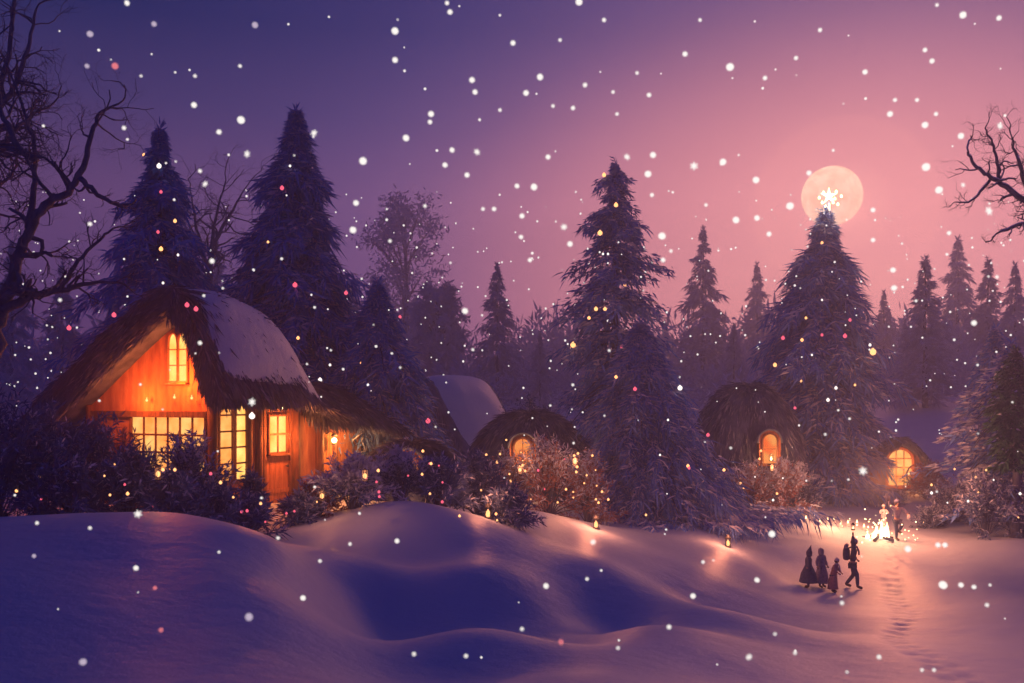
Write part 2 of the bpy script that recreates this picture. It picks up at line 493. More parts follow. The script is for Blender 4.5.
# -------------------------------------------------------------------- trees
def prof_fn(table, D, axis_px=0):
    py = np.array([t[0] for t in table], float)
    lo = np.array([t[1] for t in table], float) / F * D
    hi = np.array([t[2] for t in table], float) / F * D
    z = EYE - (py - YH) / F * D  # decreasing

    def f(zz, az):
        l = np.interp(-zz, -z, lo); r = np.interp(-zz, -z, hi)
        k = (np.cos(az) + 1) / 2; k = k * k * (3 - 2 * k)
        return l * (1 - k) + r * k
    return f, z[0]


def crown(g, rng, z_top, z_bot, Rf, z_off, n_lv, n_br, n_pt, bl, bw, droop=.55, frost=.16, hang=.8, per=6, rag=.12):
    H_ = z_top - z_bot
    t = (np.arange(n_lv) + .5) / n_lv
    t = t ** 1.15
    lv = np.repeat(t, n_br); az = rng.uniform(0, 2 * PI, len(lv)) + np.tile(np.arange(n_br) * 2 * PI / n_br, n_lv)
    lv = np.clip(lv + rng.normal(0, .012, len(lv)), .0, 1)
    z = z_top - lv * H_
    Rr = Rf(z + z_off, az) * rng.uniform(.55, 1.1, len(z)) * (1 + rag * np.sin(lv * 48 + 1.5 * np.sin(az))) * np.where(rng.uniform(size=len(z)) < .10, 1.3, 1)
    Rr = np.maximum(Rr, .05)
    s = np.tile(((np.arange(n_pt) + 1) / n_pt) ** .8, (len(z), 1)) + rng.uniform(-.05, .05, (len(z), n_pt))
    out = np.stack([np.cos(az), np.sin(az)], 1)
    sway = rng.normal(0, .12, (len(z), 1))
    px = out[:, :1] * Rr[:, None] * s - out[:, 1:] * Rr[:, None] * s ** 2 * sway
    py = out[:, 1:] * Rr[:, None] * s + out[:, :1] * Rr[:, None] * s ** 2 * sway
    pz = z[:, None] + Rr[:, None] * (.28 * s - (.28 + droop) * s ** 2 + .16 * np.maximum(s - .75, 0) * 2)
    P = np.stack([px, py, pz], -1).reshape(-1, 3)
    O = np.repeat(np.concatenate([out, np.zeros((len(z), 1))], 1), n_pt, 0)
    ss = s.reshape(-1)
    RR = np.repeat(Rr, n_pt)
    P = np.repeat(P, per, 0); O = np.repeat(O, per, 0); ss = np.repeat(ss, per); RR = np.repeat(RR, per)
    n = len(P)
    side = np.stack([-O[:, 1], O[:, 0], np.zeros(n)], 1) * rng.normal(0, .75, (n, 1))
    D = O * rng.uniform(.35, 1.1, (n, 1)) + side + np.array([0, 0, -1.0]) * rng.uniform(.0, 2 * hang, (n, 1))
    D += rng.normal(0, .12, (n, 3))
    P = P + rng.normal(0, .03 + .03 * np.minimum(RR, 1.5)[:, None], (n, 3))
    Lb = bl * rng.uniform(.5, 1.25, n) * (.35 + .65 * np.minimum(RR / 1.2, 1))
    Wb = bw * rng.uniform(.7, 1.3, n) * (.6 + .4 * np.minimum(RR / 1.2, 1))
    P[:, 2] = np.maximum(P[:, 2], z_bot + .05)
    fr = rng.uniform(size=n) < frost * (.4 + ss)
    nm = ~fr
    blades(g, P[nm], D[nm], Lb[nm], Wb[nm], 0, rng, .12)
    Df = D[fr] * np.array([1, 1, .35]) + np.array([0, 0, .05])
    blades(g, P[fr] + np.array([0, 0, .05]), Df, Lb[fr] * .7, Wb[fr] * 1.1, 1, rng, .1)
    # leader at the top
    k = 40
    a = rng.uniform(0, 2 * PI, k)
    zt = z_top - rng.uniform(-.02, .05, k) * H_
    blades(g, np.stack([np.zeros(k), np.zeros(k), zt], 1), np.stack([np.cos(a), np.sin(a), rng.uniform(.2, 2.2, k)], 1), bl * .6, bw * .7, 0, rng)
    return z, az, Rr


def trunk_geo(rng, z_top, r0, lv=None):
    g = Geo()
    zz = np.linspace(-.3, z_top, 9)
    tube(g, np.stack([.04 * np.sin(zz), .04 * np.cos(zz * 1.3), zz], 1), np.linspace(r0, .02, 9), 8)
    if lv is not None:
        z, az, Rr = lv
        for i in rng.choice(len(z), min(110, len(z)), replace=False):
            s = np.array([0, .35, .7, .95]); d = np.array([math.cos(az[i]), math.sin(az[i])])
            zi = z[i] + Rr[i] * (.28 * s - .83 * s ** 2)
            p = np.stack([d[0] * Rr[i] * s, d[1] * Rr[i] * s, zi], 1)
            if p[:, 2].min() > 0: tube(g, p, [.05, .035, .02, .008], 4, cap=False)
    return g


def spruce(px, py, D, table, label, name='spruce_tree', seed=1, n_lv=34, n_br=11, n_pt=8, bl=.55, bw=.075, frost=.15, hang=.8, droop=.5, skirt=.5, rag=.14, per=6):
    rng = np.random.RandomState(seed)
    p = at(px, py, D); zg = H(p[0], D)
    f, zt = prof_fn(table, D)
    root = empty(name, (p[0], D, zg), label, 'tree')
    g = Geo()
    lv = crown(g, rng, zt - zg, skirt, f, zg, int(n_lv), n_br, n_pt, bl, bw, droop, frost, hang, per, rag)
    g.build('crown', [M['needle'], M['frost']], root)
    trunk_geo(rng, zt - zg - .3, .22, lv).build('trunk', M['bark'], root)
    return root, f, zg


TREES = {}
TREES['t1'] = spruce(160, 130, 33, [(130, 1, 1), (160, 12, 12), (200, 27, 26), (240, 42, 42), (280, 60, 56), (330, 85, 75), (400, 110, 90), (480, 110, 90)],
                     'dark frosted spruce rising directly behind the peak of the thatched cabin', seed=11, n_lv=40, n_br=12, n_pt=9, bl=.6, rag=.26, frost=.16)
TREES['t2'] = spruce(296, 113, 33.5, [(113, 1, 1), (135, 10, 9), (160, 22, 18), (190, 32, 26), (220, 40, 32), (250, 58, 44), (275, 76, 56), (300, 66, 66), (330, 60, 80), (370, 60, 104), (410, 60, 150), (450, 60, 185), (490, 60, 190)],
                     'tallest shaggy spruce beside the snowy cabin roof, its boughs sweeping down over the annex', seed=12, n_lv=50, n_br=15, n_pt=11, bl=.75, hang=.9, frost=.24, rag=.24)
TREES['t2b'] = spruce(378, 284, 31.8, [(284, 1, 1), (310, 18, 16), (340, 34, 34), (370, 48, 54), (400, 56, 70), (425, 58, 84), (450, 60, 92), (500, 60, 92)],
                     'lower shaggy spruce sweeping down between the tallest spruce and the snow roofed house', seed=17, n_lv=32, n_br=16, n_pt=11, bl=.6, bw=.06, hang=1.0, frost=.2, rag=.15, droop=.7)
TREES['t3'] = spruce(615, 165, 38, [(165, 1, 1), (185, 12, 13), (205, 22, 22), (240, 25, 30), (255, 38, 38), (290, 48, 40), (315, 64, 62), (330, 48, 50), (370, 50, 48), (420, 52, 52), (490, 62, 62)],
                     'tall slim spruce with ragged tiers standing in the middle of the wood', seed=13, n_lv=40, n_br=9, n_pt=9, bl=.5, hang=.55, frost=.25, droop=.25, rag=.28)
TREES['t3b'] = spruce(640, 325, 33, [(325, 2, 4), (345, 20, 20), (370, 34, 34), (400, 40, 55), (430, 46, 82), (460, 54, 118), (485, 60, 148), (505, 64, 165), (522, 64, 165), (540, 52, 120)],
                      'low broad weeping spruce spreading its skirt on the snow beside the path', seed=14, n_lv=36, n_br=23, n_pt=14, bl=.55, bw=.05, hang=1.0, frost=.28, skirt=.05, rag=.1)
TREES['t4'] = spruce(826, 212, 44, [(212, 1, 1), (228, 9, 7), (245, 17, 15), (258, 26, 20), (290, 42, 31), (320, 58, 42), (350, 68, 48), (375, 78, 46), (400, 72, 46), (430, 62, 46), (490, 46, 44)],
                     'large weeping spruce crowned by the glowing star in front of the moon', seed=15, n_lv=44, n_br=14, n_pt=11, bl=.9, bw=.08, hang=.9, frost=.24, rag=.26)

# mid and far spruces share three meshes
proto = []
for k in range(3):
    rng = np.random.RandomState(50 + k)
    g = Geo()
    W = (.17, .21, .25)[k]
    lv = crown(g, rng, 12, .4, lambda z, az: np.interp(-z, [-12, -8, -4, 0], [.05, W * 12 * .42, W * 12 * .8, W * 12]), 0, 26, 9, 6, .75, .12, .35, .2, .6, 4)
    c = g.build('crown', [M['needle_hazed'], M['frost']])
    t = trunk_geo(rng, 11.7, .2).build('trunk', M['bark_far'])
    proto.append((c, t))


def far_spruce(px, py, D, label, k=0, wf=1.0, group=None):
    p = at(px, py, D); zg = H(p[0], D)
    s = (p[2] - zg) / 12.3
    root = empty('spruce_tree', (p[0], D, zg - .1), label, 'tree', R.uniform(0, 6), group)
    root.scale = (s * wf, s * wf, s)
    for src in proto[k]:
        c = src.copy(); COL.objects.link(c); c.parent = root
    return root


FAR = [
    (497, 262, 80, 2, .95, 'pale violet spruce with a thin pointed tip, alone in the haze above the snowy roof'),
    (703, 226, 92, 1, 1.0, 'hazy frosted spruce between the slim middle spruce and the starlit spruce'),
    (757, 262, 112, 1, 1.0, 'faded spruce top showing just behind the boughs of the starlit spruce'),
    (925, 255, 62, 0, 1.25, 'dusky pointed spruce rising behind the little gabled cottage'),
    (958, 236, 100, 1, 1.1, 'tall faded spruce just behind the dusky pointed spruce'),
    (988, 256, 82, 0, 1.2, 'slender hazy spruce standing under the bare overhanging branch'),
    (1015, 262, 74, 1, 1.0, 'hazy spruce cut off by the picture edge behind the snow laden spruce'),
    (884, 290, 95, 1, 1.0, 'small faded spruce in the gap beside the starlit spruce'),
    (455, 318, 108, 2, 1.0, 'small dim spruce in the fog beside the thin pointed spruce'),
    (540, 330, 74, 2, .9, 'low violet spruce between the thin pointed spruce and the slim middle spruce'),
    (665, 318, 118, 2, .8, 'faint little spruce tight against the slim middle spruce'),
    (62, 262, 85, 1, 1.0, 'dim spruce half hidden behind the twisted bare tree'),
    (12, 240, 75, 1, 1.0, 'dim spruce at the picture edge behind the twisted bare tree'),
    (112, 290, 90, 2, .8, 'dim low spruce between the twisted bare tree and the spruce behind the cabin'),
    (215, 235, 96, 1, .9, 'dim spruce in the gap between the two dark spruces by the cabin'),
    (356, 300, 100, 2, .9, 'dim spruce behind the sweeping boughs of the tallest spruce'),
    (734, 322, 72, 2, .9, 'low hazy spruce behind the tall thatched mound with the arched lantern window'),
    (905, 318, 72, 2, .8, 'low dusky spruce above the roof of the little gabled cottage'),
]
for px, py, D, k, wf, lab in FAR:
    far_spruce(px, py, D, lab.replace('hobbit mound', 'thatched mound'), k, wf)

# faded broad tree and faded tall pair in the fog


def broad_tree(px, py, D, halfpx, label, seed):
    rng = np.random.RandomState(seed)
    p = at(px, py, D); zg = H(p[0], D); Ht = p[2] - zg; hw = halfpx / F * D
    root = empty('broadleaf_tree', (p[0], D, zg), label, 'tree')
    g = Geo()
    n = 90
    a = rng.uniform(0, 2 * PI, n); t = rng.uniform(.12, 1, n)
    rr = hw * np.sqrt(rng.uniform(0, 1, n)) * np.sin(np.clip(t * .93, 0, 1) * PI) ** .45
    C = np.stack([rr * np.cos(a), rr * np.sin(a), t * Ht * .97], 1)
    m = 60
    P = np.repeat(C, m, 0) + rng.normal(0, hw * .13, (n * m, 3))
    blades(g, P, rng.normal(size=(n * m, 3)) + np.array([0, 0, -.3]), rng.uniform(.5, 1.1, n * m), .22, 0, rng)
    g.build('crown', M['needle_hazed'], root)
    g = Geo(); tube(g, [[0, 0, -.3], [.2, 0, Ht * .4], [0, .1, Ht * .85]], [.5, .35, .08], 8)
    for i in range(0, n, 3): tube(g, [[0, 0, C[i, 2] * .7], C[i] * .6 + np.array([0, 0, C[i, 2] * .3]), C[i]], [.16, .1, .03], 4, cap=False)
    g.build('trunk', M['bark_far'], root)


broad_tree(405, 192, 125, 42, 'towering faded tree dissolving into the violet haze behind the tallest spruce', 3)
broad_tree(440, 285, 95, 26, 'rounder faded tree just in front of the towering faded tree', 4)


# ---------------------------------------------------------------- bare trees
def grow(g, rng, p, d, L_, r, depth, twist=.35, up=.1, snow=None):
    n = 5
    P = [p]
    for i in range(n):
        d = unit(d + rng.normal(0, twist, 3) * np.array([1, .7, 1]) + np.array([0, 0, up * .3]))
        P.append(P[-1] + d * L_ / n)
    P = np.array(P)
    rr = np.linspace(r, r * .55, n + 1)
    tube(g, P, rr, 5 if r > .03 else 3, cap=False)
    if snow is not None and r > .018:
        tube(snow, P[:-1] + np.array([0, 0, .55]) * rr[:-1, None], rr[:-1] * .75, 4)
    if depth <= 0: return
    for i in range(rng.randint(2, 4)):
        k = rng.randint(2, n + 1)
        dd = unit(P[k] - P[k - 1])
        ax = rng.normal(size=3) * np.array([1, .6, 1])
        nd = unit(dd + unit(ax - dd * ax.dot(dd)) * rng.uniform(.5, 1.1))
        grow(g, rng, P[k], nd, L_ * rng.uniform(.55, .85), rr[k] * .65, depth - 1, twist, up, snow)


def limb(g, rng, pts, r0, r1, D, n_side, L_, depth, dvar=0.0, up=.1, snow=None, base=None):
    W = []
    for i, (x, y) in enumerate(pts):
        W.append(at(x, y, D + dvar * i))
    W = np.array(W)
    t = np.linspace(0, 1, len(W)); tt = np.linspace(0, 1, len(W) * 4)
    P = np.stack([np.interp(tt, t, W[:, k]) for k in range(3)], 1)
    P[1:-1] = (P[:-2] + 2 * P[1:-1] + P[2:]) / 4
    P[1:-1] += rng.normal(0, r0 * .2, P[1:-1].shape)
    P = P - base
    rr = np.linspace(r0, r1, len(P))
    tube(g, P, rr, 7)
    if snow is not None: tube(snow, P[1:-1] + np.array([0, 0, .6]) * rr[1:-1, None], rr[1:-1] * .8, 5)
    for i in range(n_side):
        k = rng.randint(1, len(P) - 1)
        dd = unit(P[k] - P[k - 1]); ax = rng.normal(size=3) * np.array([1, .6, 1])
        nd = unit(dd * .5 + unit(ax - dd * ax.dot(dd)))
        grow(g, rng, P[k], nd, L_ * rng.uniform(.6, 1.1), rr[k] * .55, depth, .35, up, snow)
    grow(g, rng, P[-1], unit(P[-1] - P[-3]), L_, rr[-1], depth, .35, up, snow)


rng = np.random.RandomState(21)
D = 19.0
b = at(-12, 545, D); b[2] = H(b[0], D)
root = empty('bare_tree', b, 'twisted dark leafless tree reaching over from the edge beside the cabin', 'tree')
g = Geo(); g2 = Geo()
limb(g, rng, [(-14, 545), (-16, 440), (-8, 350), (2, 305)], .24, .13, D, 1, .7, 2, base=b)
g.build('trunk', M['bark'], root)
limb(g2, rng, [(2, 305), (16, 262), (28, 228), (45, 205), (70, 188), (85, 165), (92, 130), (100, 112), (118, 104)], .125, .02, D, 16, .85, 4, base=b)
limb(g2, rng, [(28, 228), (34, 190), (36, 150), (24, 110), (10, 70)], .07, .02, D, 12, .8, 4, .2, base=b)
limb(g2, rng, [(0, 310), (30, 297), (60, 290), (98, 282)], .11, .035, D, 7, .6, 3, base=b)
limb(g2, rng, [(60, 290), (78, 260), (100, 240), (114, 228)], .05, .02, D, 5, .45, 2, base=b)
limb(g2, rng, [(80, 178), (98, 195), (118, 206), (132, 204)], .06, .02, D, 6, .45, 2, base=b)
limb(g2, rng, [(36, 160), (20, 150), (4, 120), (-8, 60)], .09, .03, D, 9, .8, 3, base=b)
g2.build('branch', M['bark'], root)

rng = np.random.RandomState(22)
D = 24.0
b = at(-50, 520, D); b[2] = H(b[0], D)
root = empty('bare_tree', b, 'fine twigged leafless tree filling the top corner behind the twisted bare tree', 'tree')
g = Geo(); g2 = Geo()
limb(g, rng, [(-50, 540), (-45, 400), (-34, 250), (-20, 160)], .3, .14, D, 2, 1.2, 3, base=b)
g.build('trunk', M['bark'], root)
for q in ([(-20, 160), (-4, 110), (8, 60), (14, 10), (20, -30)], [(-4, 110), (14, 90), (28, 50), (36, 10)], [(-24, 190), (0, 150), (20, 125), (40, 110)], [(-30, 230), (-8, 190), (12, 175)]):
    limb(g2, rng, q, .09, .03, D, 14, 1.0, 3, base=b)
g2.build('branch', M['bark'], root)

rng = np.random.RandomState(23)
D = 58.0
b = at(205, 470, D); b[2] = H(b[0], D)
root = empty('bare_tree', b, 'faint twiggy tree in the gap between the two dark spruces', 'tree')
g = Geo(); g2 = Geo()
limb(g, rng, [(205, 470), (206, 330), (210, 260)], .35, .16, D, 1, 1.5, 2, base=b)
g.build('trunk', M['bark_far'], root)
for q in ([(210, 260), (216, 215), (226, 180)], [(208, 270), (196, 225), (190, 190)], [(210, 250), (232, 212), (244, 190)], [(210, 280), (190, 250), (184, 222)]):
    limb(g2, rng, q, .13, .04, D, 10, 2.0, 3, base=b)
g2.build('branch', M['bark_far'], root)

rng = np.random.RandomState(24)
D = 21.0
b = at(1075, 560, D); b[2] = H(b[0], D)
root = empty('bare_tree', b, 'leafless tree leaning in from the edge with snow along its crooked branches', 'tree')
g = Geo(); g2 = Geo(); gs = Geo()
limb(g, rng, [(1075, 570), (1070, 420), (1066, 300), (1055, 235)], .26, .14, D, 1, .6, 2, base=b)
g.build('trunk', M['bark'], root)
limb(g2, rng, [(1055, 235), (1034, 208), (1018, 196), (1000, 183), (988, 176), (975, 166), (968, 152)], .075, .028, D, 9, .5, 3, snow=gs, base=b)
limb(g2, rng, [(1000, 183), (997, 162), (992, 142), (985, 128)], .045, .015, D, 8, .35, 2, snow=gs, base=b)
limb(g2, rng, [(990, 180), (978, 195), (968, 203), (955, 202)], .035, .012, D, 5, .28, 2, snow=gs, base=b)
limb(g2, rng, [(1050, 210), (1026, 186), (1018, 160), (1012, 138)], .07, .02, D, 10, .5, 3, snow=gs, base=b)
limb(g2, rng, [(1060, 225), (1030, 222), (1010, 228), (996, 234)], .06, .02, D, 6, .3, 2, snow=gs, base=b)
g2.build('branch', M['bark'], root)
gs.build('snow_load', M['snow'], root)

# ------------------------------------------------------------------- shrubs


def shrub(px, D, w, h, label, frost=.25, seed=0, n=2600, leaf='leaf_dark', spiky=.6, bl=.26, bw=.035, py=None, name='shrub', z_add=0.0, cat='shrub'):
    """w, h in metres"""
    rng = np.random.RandomState(100 + seed)
    x = (px - 512) / F * D
    z = H(x, D) + z_add
    root = empty(name, (x, D, z), label, cat)
    g = Geo(); st = Geo()
    ns = 46
    az = rng.uniform(0, 2 * PI, ns); el = np.abs(rng.normal(.0, .55, ns)); el = np.clip(PI / 2 - el * 1.3, .12, PI / 2)
    rad = rng.uniform(.75, 1.1, ns)
    tip = np.stack([np.cos(az) * np.cos(el) * w / 2 * 1.15, np.sin(az) * np.cos(el) * w / 2 * .9, np.sin(el) * h], 1) * rad[:, None]
    per = n // ns
    for i in range(ns):
        c = np.array([tip[i, 0] * .35, tip[i, 1] * .35, tip[i, 2] * .6])
        s = rng.uniform(.25, 1.0, per) ** .7
        base = np.zeros((per, 3)) + np.array([tip[i, 0] * .1, tip[i, 1] * .1, 0])
        P = (1 - s[:, None]) ** 2 * base + 2 * (1 - s[:, None]) * s[:, None] * c + s[:, None] ** 2 * tip[i]
        if i < 30:
            q = np.array([0, .35, .7, 1.0])[:, None]
            tube(st, (1 - q) ** 2 * base[:4] + 2 * (1 - q) * q * c + q ** 2 * tip[i], [.022, .016, .01, .004], 4, cap=False)
        P = P + rng.normal(0, .05, (per, 3)) * (w / 2)
        od = unit(tip[i])
        D_ = od * spiky + rng.normal(0, .55, (per, 3)) + np.array([0, 0, .1])
        fr = rng.uniform(size=per) < frost * (.2 + 1.2 * s) * (.5 + .8 * np.clip(P[:, 2] / h, 0, 1))
        P[:, 2] = np.maximum(P[:, 2], .02)
        Lb = bl * rng.uniform(.5, 1.2, per)
        blades(g, P[~fr], D_[~fr], Lb[~fr], bw, 0, rng, .15)
        if fr.any(): blades(g, P[fr] + np.array([0, 0, .03]), D_[fr], Lb[fr] * .8, bw * 1.2, 1, rng, .15)
    g.build('foliage', [M[leaf], M['frost']], root)
    st.build('stem', M['bark'], root)
    return root


SH = [
    # px, D, w, h, frost, leaf, n, label
    (-5, 18.6, 3.0, 2.3, .08, 'leaf_dark', 4200, 'tall dark shrub at the picture edge under the twisted bare tree'),
    (45, 19.6, 2.9, 2.2, .10, 'leaf_dark', 4200, 'dark bushy shrub beside the trunk of the twisted bare tree'),
    (95, 20.4, 2.4, 2.15, .08, 'leaf_dark', 3800, 'dark shrub below the low end of the thatched roof'),
    (72, 18.4, 2.0, 1.0, .12, 'leaf_dark', 2600, 'low dark shrub on the dune crest below the thatched roof end'),
    (128, 19.0, 1.9, 1.35, .12, 'leaf_dark', 3200, 'dark shrub in front of the corner of the orange cabin wall'),
    (125, 21.8, 1.5, 1.9, .05, 'leaf_red', 2200, 'reddish leafy shrub pressed against the orange cabin wall'),
    (190, 20.3, 1.9, 1.85, .38, 'leaf_dark', 3600, 'frosty spiky shrub covering part of the wide lattice window'),
    (170, 18.9, 1.7, .95, .15, 'leaf_dark', 2800, 'rounded dark shrub under the wide lattice window'),
    (216, 19.2, 1.6, .85, .15, 'leaf_dark', 2800, 'dark shrub at the foot of the twin arched window'),
    (252, 20.9, .8, 1.15, .10, 'leaf_dark', 2200, 'narrow upright shrub between the twin arched window and the door'),
    (250, 19.4, 1.2, .75, .2, 'leaf_dark', 1800, 'low shrub with berries on the snow before the door'),
    (318, 22.0, 1.7, .75, .3, 'leaf_red', 2600, 'low berry shrub under the porch lamp'),
    (352, 21.6, 2.0, 1.1, .75, 'leaf_dark', 4200, 'rounded snow dusted shrub in front of the glowing porch'),
    (398, 22.6, 2.0, 1.2, .55, 'leaf_dark', 3400, 'snow dusted shrub beside the small glowing doorway'),
    (300, 21.4, 1.1, .6, .3, 'leaf_dark', 1600, 'small shrub at the bottom of the cabin door'),
    (440, 22.6, 1.8, 1.1, .15, 'leaf_dark', 3000, 'dark shrub at the dune edge between the snow dusted shrubs and the reddish brush'),
    (478, 23.6, 1.8, 1.45, .12, 'leaf_dark', 3000, 'dark thick shrub below the domed hut with two lights'),
    (508, 22.6, 1.3, .8, .2, 'leaf_dark', 2000, 'low dark shrub on the snow before the domed hut'),
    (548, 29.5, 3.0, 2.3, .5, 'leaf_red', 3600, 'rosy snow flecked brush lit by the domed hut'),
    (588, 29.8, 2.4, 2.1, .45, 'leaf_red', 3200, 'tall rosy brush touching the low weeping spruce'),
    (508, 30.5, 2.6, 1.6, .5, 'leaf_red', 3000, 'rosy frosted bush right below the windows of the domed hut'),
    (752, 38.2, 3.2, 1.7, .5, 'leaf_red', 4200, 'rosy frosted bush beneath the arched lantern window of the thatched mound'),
    (785, 37.5, 2.6, 2.0, .55, 'leaf_red', 3400, 'rosy frosted bush at the edge of the sunken path'),
    (803, 39.5, 1.7, 1.7, .5, 'leaf_dark', 2800, 'frosted upright bush at the foot of the starlit spruce'),
    (735, 41.0, 3.0, 2.6, .06, 'needle_green', 3400, 'dark green bush against the side of the thatched mound'),
    (530, 40, 3.6, 3.6, .06, 'leaf_dark', 4200, 'big dark bush looming over the domed hut'),
    (558, 36, 2.4, 3.0, .06, 'leaf_dark', 3400, 'dark bush filling the gap between the domed hut and the slim spruce'),
    (860, 47.5, 2.2, 1.1, .15, 'leaf_dark', 2000, 'low dark bush beside the wall of the little gabled cottage'),
    (893, 43.5, 2.2, .55, .2, 'leaf_dark', 1800, 'low dark bush under the window of the little gabled cottage'),
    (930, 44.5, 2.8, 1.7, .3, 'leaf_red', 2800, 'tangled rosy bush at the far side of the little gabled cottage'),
    (955, 37.5, 3.2, 1.5, .35, 'leaf_dark', 3400, 'frosty dark shrub where the snow path widens by the little cottage'),
    (935, 36.0, 1.8, .8, .35, 'leaf_dark', 2200, 'low frosty shrub at the path edge nearest the dancing person'),
    (985, 33.5, 3.4, 2.1, .4, 'leaf_dark', 4200, 'wide frosty shrub at the foot of the snow laden spruce'),
    (1022, 33.0, 2.6, 1.9, .35, 'leaf_dark', 3600, 'frosty shrub cut by the picture edge under the snow laden spruce'),
]
for i, (px, D, w_, h_, fr, lf, n, lab) in enumerate(SH):
    shrub(px, D, w_, h_, lab, fr, i, n, lf)

for (px, py, D, pw) in ((575, 462, 27.6, 90), (520, 470, 28.2, 55), (772, 468, 35.6, 90), (470, 470, 29, 18), (395, 466, 26.5, 18), (365, 476, 20.2, 16), (322, 496, 20.8, 10), (158, 474, 17.9, 7)):  # lanterns added in the bushes to throw warm fill light
    q = at(px, py, D)
    g = Geo(); lathe(g, [(.05, 0), (.06, .01), (.055, .02)], (0, 0, -.11), 8); lathe(g, [(.065, 0), (.03, .04), (.008, .07)], (0, 0, .10), 8)
    for k in range(4): box(g, (.05 * math.cos(k * PI / 2), .05 * math.sin(k * PI / 2), 0), (.01, .01, .2))
    root = empty('added_bush_lantern', q, 'small amber lantern added in the bushes as warm fill', 'lantern', group='lanterns added in the bushes')
    g.build('cage', M['iron'], root)
    g = Geo(); sphere(g, (0, 0, 0), .042, 8, 6, 0, (1, 1, 1.4)); g.build('flame', M['bulb_warm'], root)
    lamp('added_bush_light', q + np.array([0, -.1, .05]), pw, (1, .33, .12), .1)

for (px, py, D, pw) in ((488, 522, 22.3, 26), (596, 533, 25.2, 60), (728, 545, 28.0, 60)):  # lanterns added to carry warm light onto the snow ridges
    x = (px - 512) / F * D; z = H(x, D)
    root = empty('added_snow_lantern', (x, D, z), 'squat glowing lantern added on the snow ridge below the bushes to warm the drifts', 'lantern', group='lanterns added on the snow')
    g = Geo(); lathe(g, [(.10, 0), (.11, .02), (.09, .04)], n=8); lathe(g, [(.11, .25), (.05, .33), (.012, .37)], n=8)
    for k in range(4): box(g, (.085 * math.cos(k * PI / 2 + .7), .085 * math.sin(k * PI / 2 + .7), .145), (.014, .014, .22))
    g.build('cage', M['iron'], root)
    g = Geo(); lathe(g, [(.03, .04), (.055, .08), (.045, .15), (.006, .22)], n=8); g.build('flame', M['bulb_warm'], root)
    lamp('added_snow_light', (x, D - .25, z + .55), pw, (1, .30, .14), .15)

# snow laden spruces on the far side of the path
spruce(1012, 345, 35.5, [(345, 2, 2), (370, 22, 20), (400, 44, 40), (430, 62, 50), (470, 80, 60), (520, 90, 70)],
       'snow laden spruce with long rosy boughs across the path from the starlit spruce', seed=31, n_lv=20, n_br=12, n_pt=9, bl=.5, bw=.09, frost=.55, hang=.35, droop=.25)
spruce(996, 318, 41, [(330, 2, 2), (350, 14, 14), (380, 26, 26), (400, 32, 34), (420, 30, 30), (440, 28, 28)],
       'dusky frosted spruce close behind the snow laden spruce', seed=32, n_lv=24, n_br=10, n_pt=7, bl=.6, frost=.3, hang=.5)
rt, _f, _z = spruce(1016, 352, 33, [(352, 2, 2), (366, 12, 12), (385, 17, 17), (405, 20, 20), (425, 23, 23), (440, 22, 22)],
                    'small deep green spruce above the frosty shrub at the picture edge', seed=33, n_lv=22, n_br=11, n_pt=7, bl=.4, frost=.04, hang=.4, skirt=2.4)
for c in rt.children:
    if c.name.startswith('crown'): c.data.materials[0] = M['needle_green']

# far off undergrowth and woodland seen as one mass
rng = np.random.RandomState(77)
g = Geo()
for (y0, y1, x0, x1, hh, n) in [(52, 66, -40, 20, 2.6, 60), (66, 84, -55, 55, 3.6, 90), (88, 112, -75, 75, 5.5, 110), (112, 140, -90, 90, 8, 120)]:
    for i in range(n):
        x = rng.uniform(x0, x1); y = rng.uniform(y0, y1); z = H(x, y); h = hh * rng.uniform(.5, 1.2); ww = h * rng.uniform(.5, .9)
        m = 170
        u = unit(rng.normal(size=(m, 3))); u[:, 2] = np.abs(u[:, 2])
        P = np.array([x, y, z]) + u * np.array([ww, ww, h]) * rng.uniform(.5, 1.0, (m, 1))
        blades(g, P, u + rng.normal(0, .6, (m, 3)), h * .22 * rng.uniform(.6, 1.4, m), h * .05, 0 if rng.uniform() < .8 else 1, rng)
tag(g.build('woodland', [M['needle_hazed'], M['frost']]), 'far off hazy woodland and undergrowth behind the huts', None, kind='stuff')


# ------------------------------------------------------------------- cabin
def arch(w, h, kind='round', n=10, x0=0.0, z0=0.0):
    """outline of an opening, base centre at (x0, z0), anticlockwise seen from the front"""
    P = [(-w / 2, 0), (w / 2, 0)]
    if kind == 'rect': P += [(w / 2, h), (-w / 2, h)]
    elif kind == 'round':
        for i in range(n + 1):
            a = PI * i / n; P.append((w / 2 * math.cos(a), h - w / 2 + w / 2 * math.sin(a)))
    else:  # pointed
        hh = w * 1.0; zs = h - hh
        for i in range(n // 2 + 1):
            t = i / (n // 2); P.append((w / 2 * math.cos(t * PI / 2) ** .8 if t < 1 else 0, zs + hh * math.sin(t * PI / 2) ** 1.15 if t > 0 else zs))
        for i in range(n // 2 - 1, -1, -1):
            t = i / (n // 2); P.append((-w / 2 * math.cos(t * PI / 2) ** .8, zs + hh * math.sin(t * PI / 2) ** 1.15 if t > 0 else zs))
    return [(x0 + a, z0 + b_) for a, b_ in P]


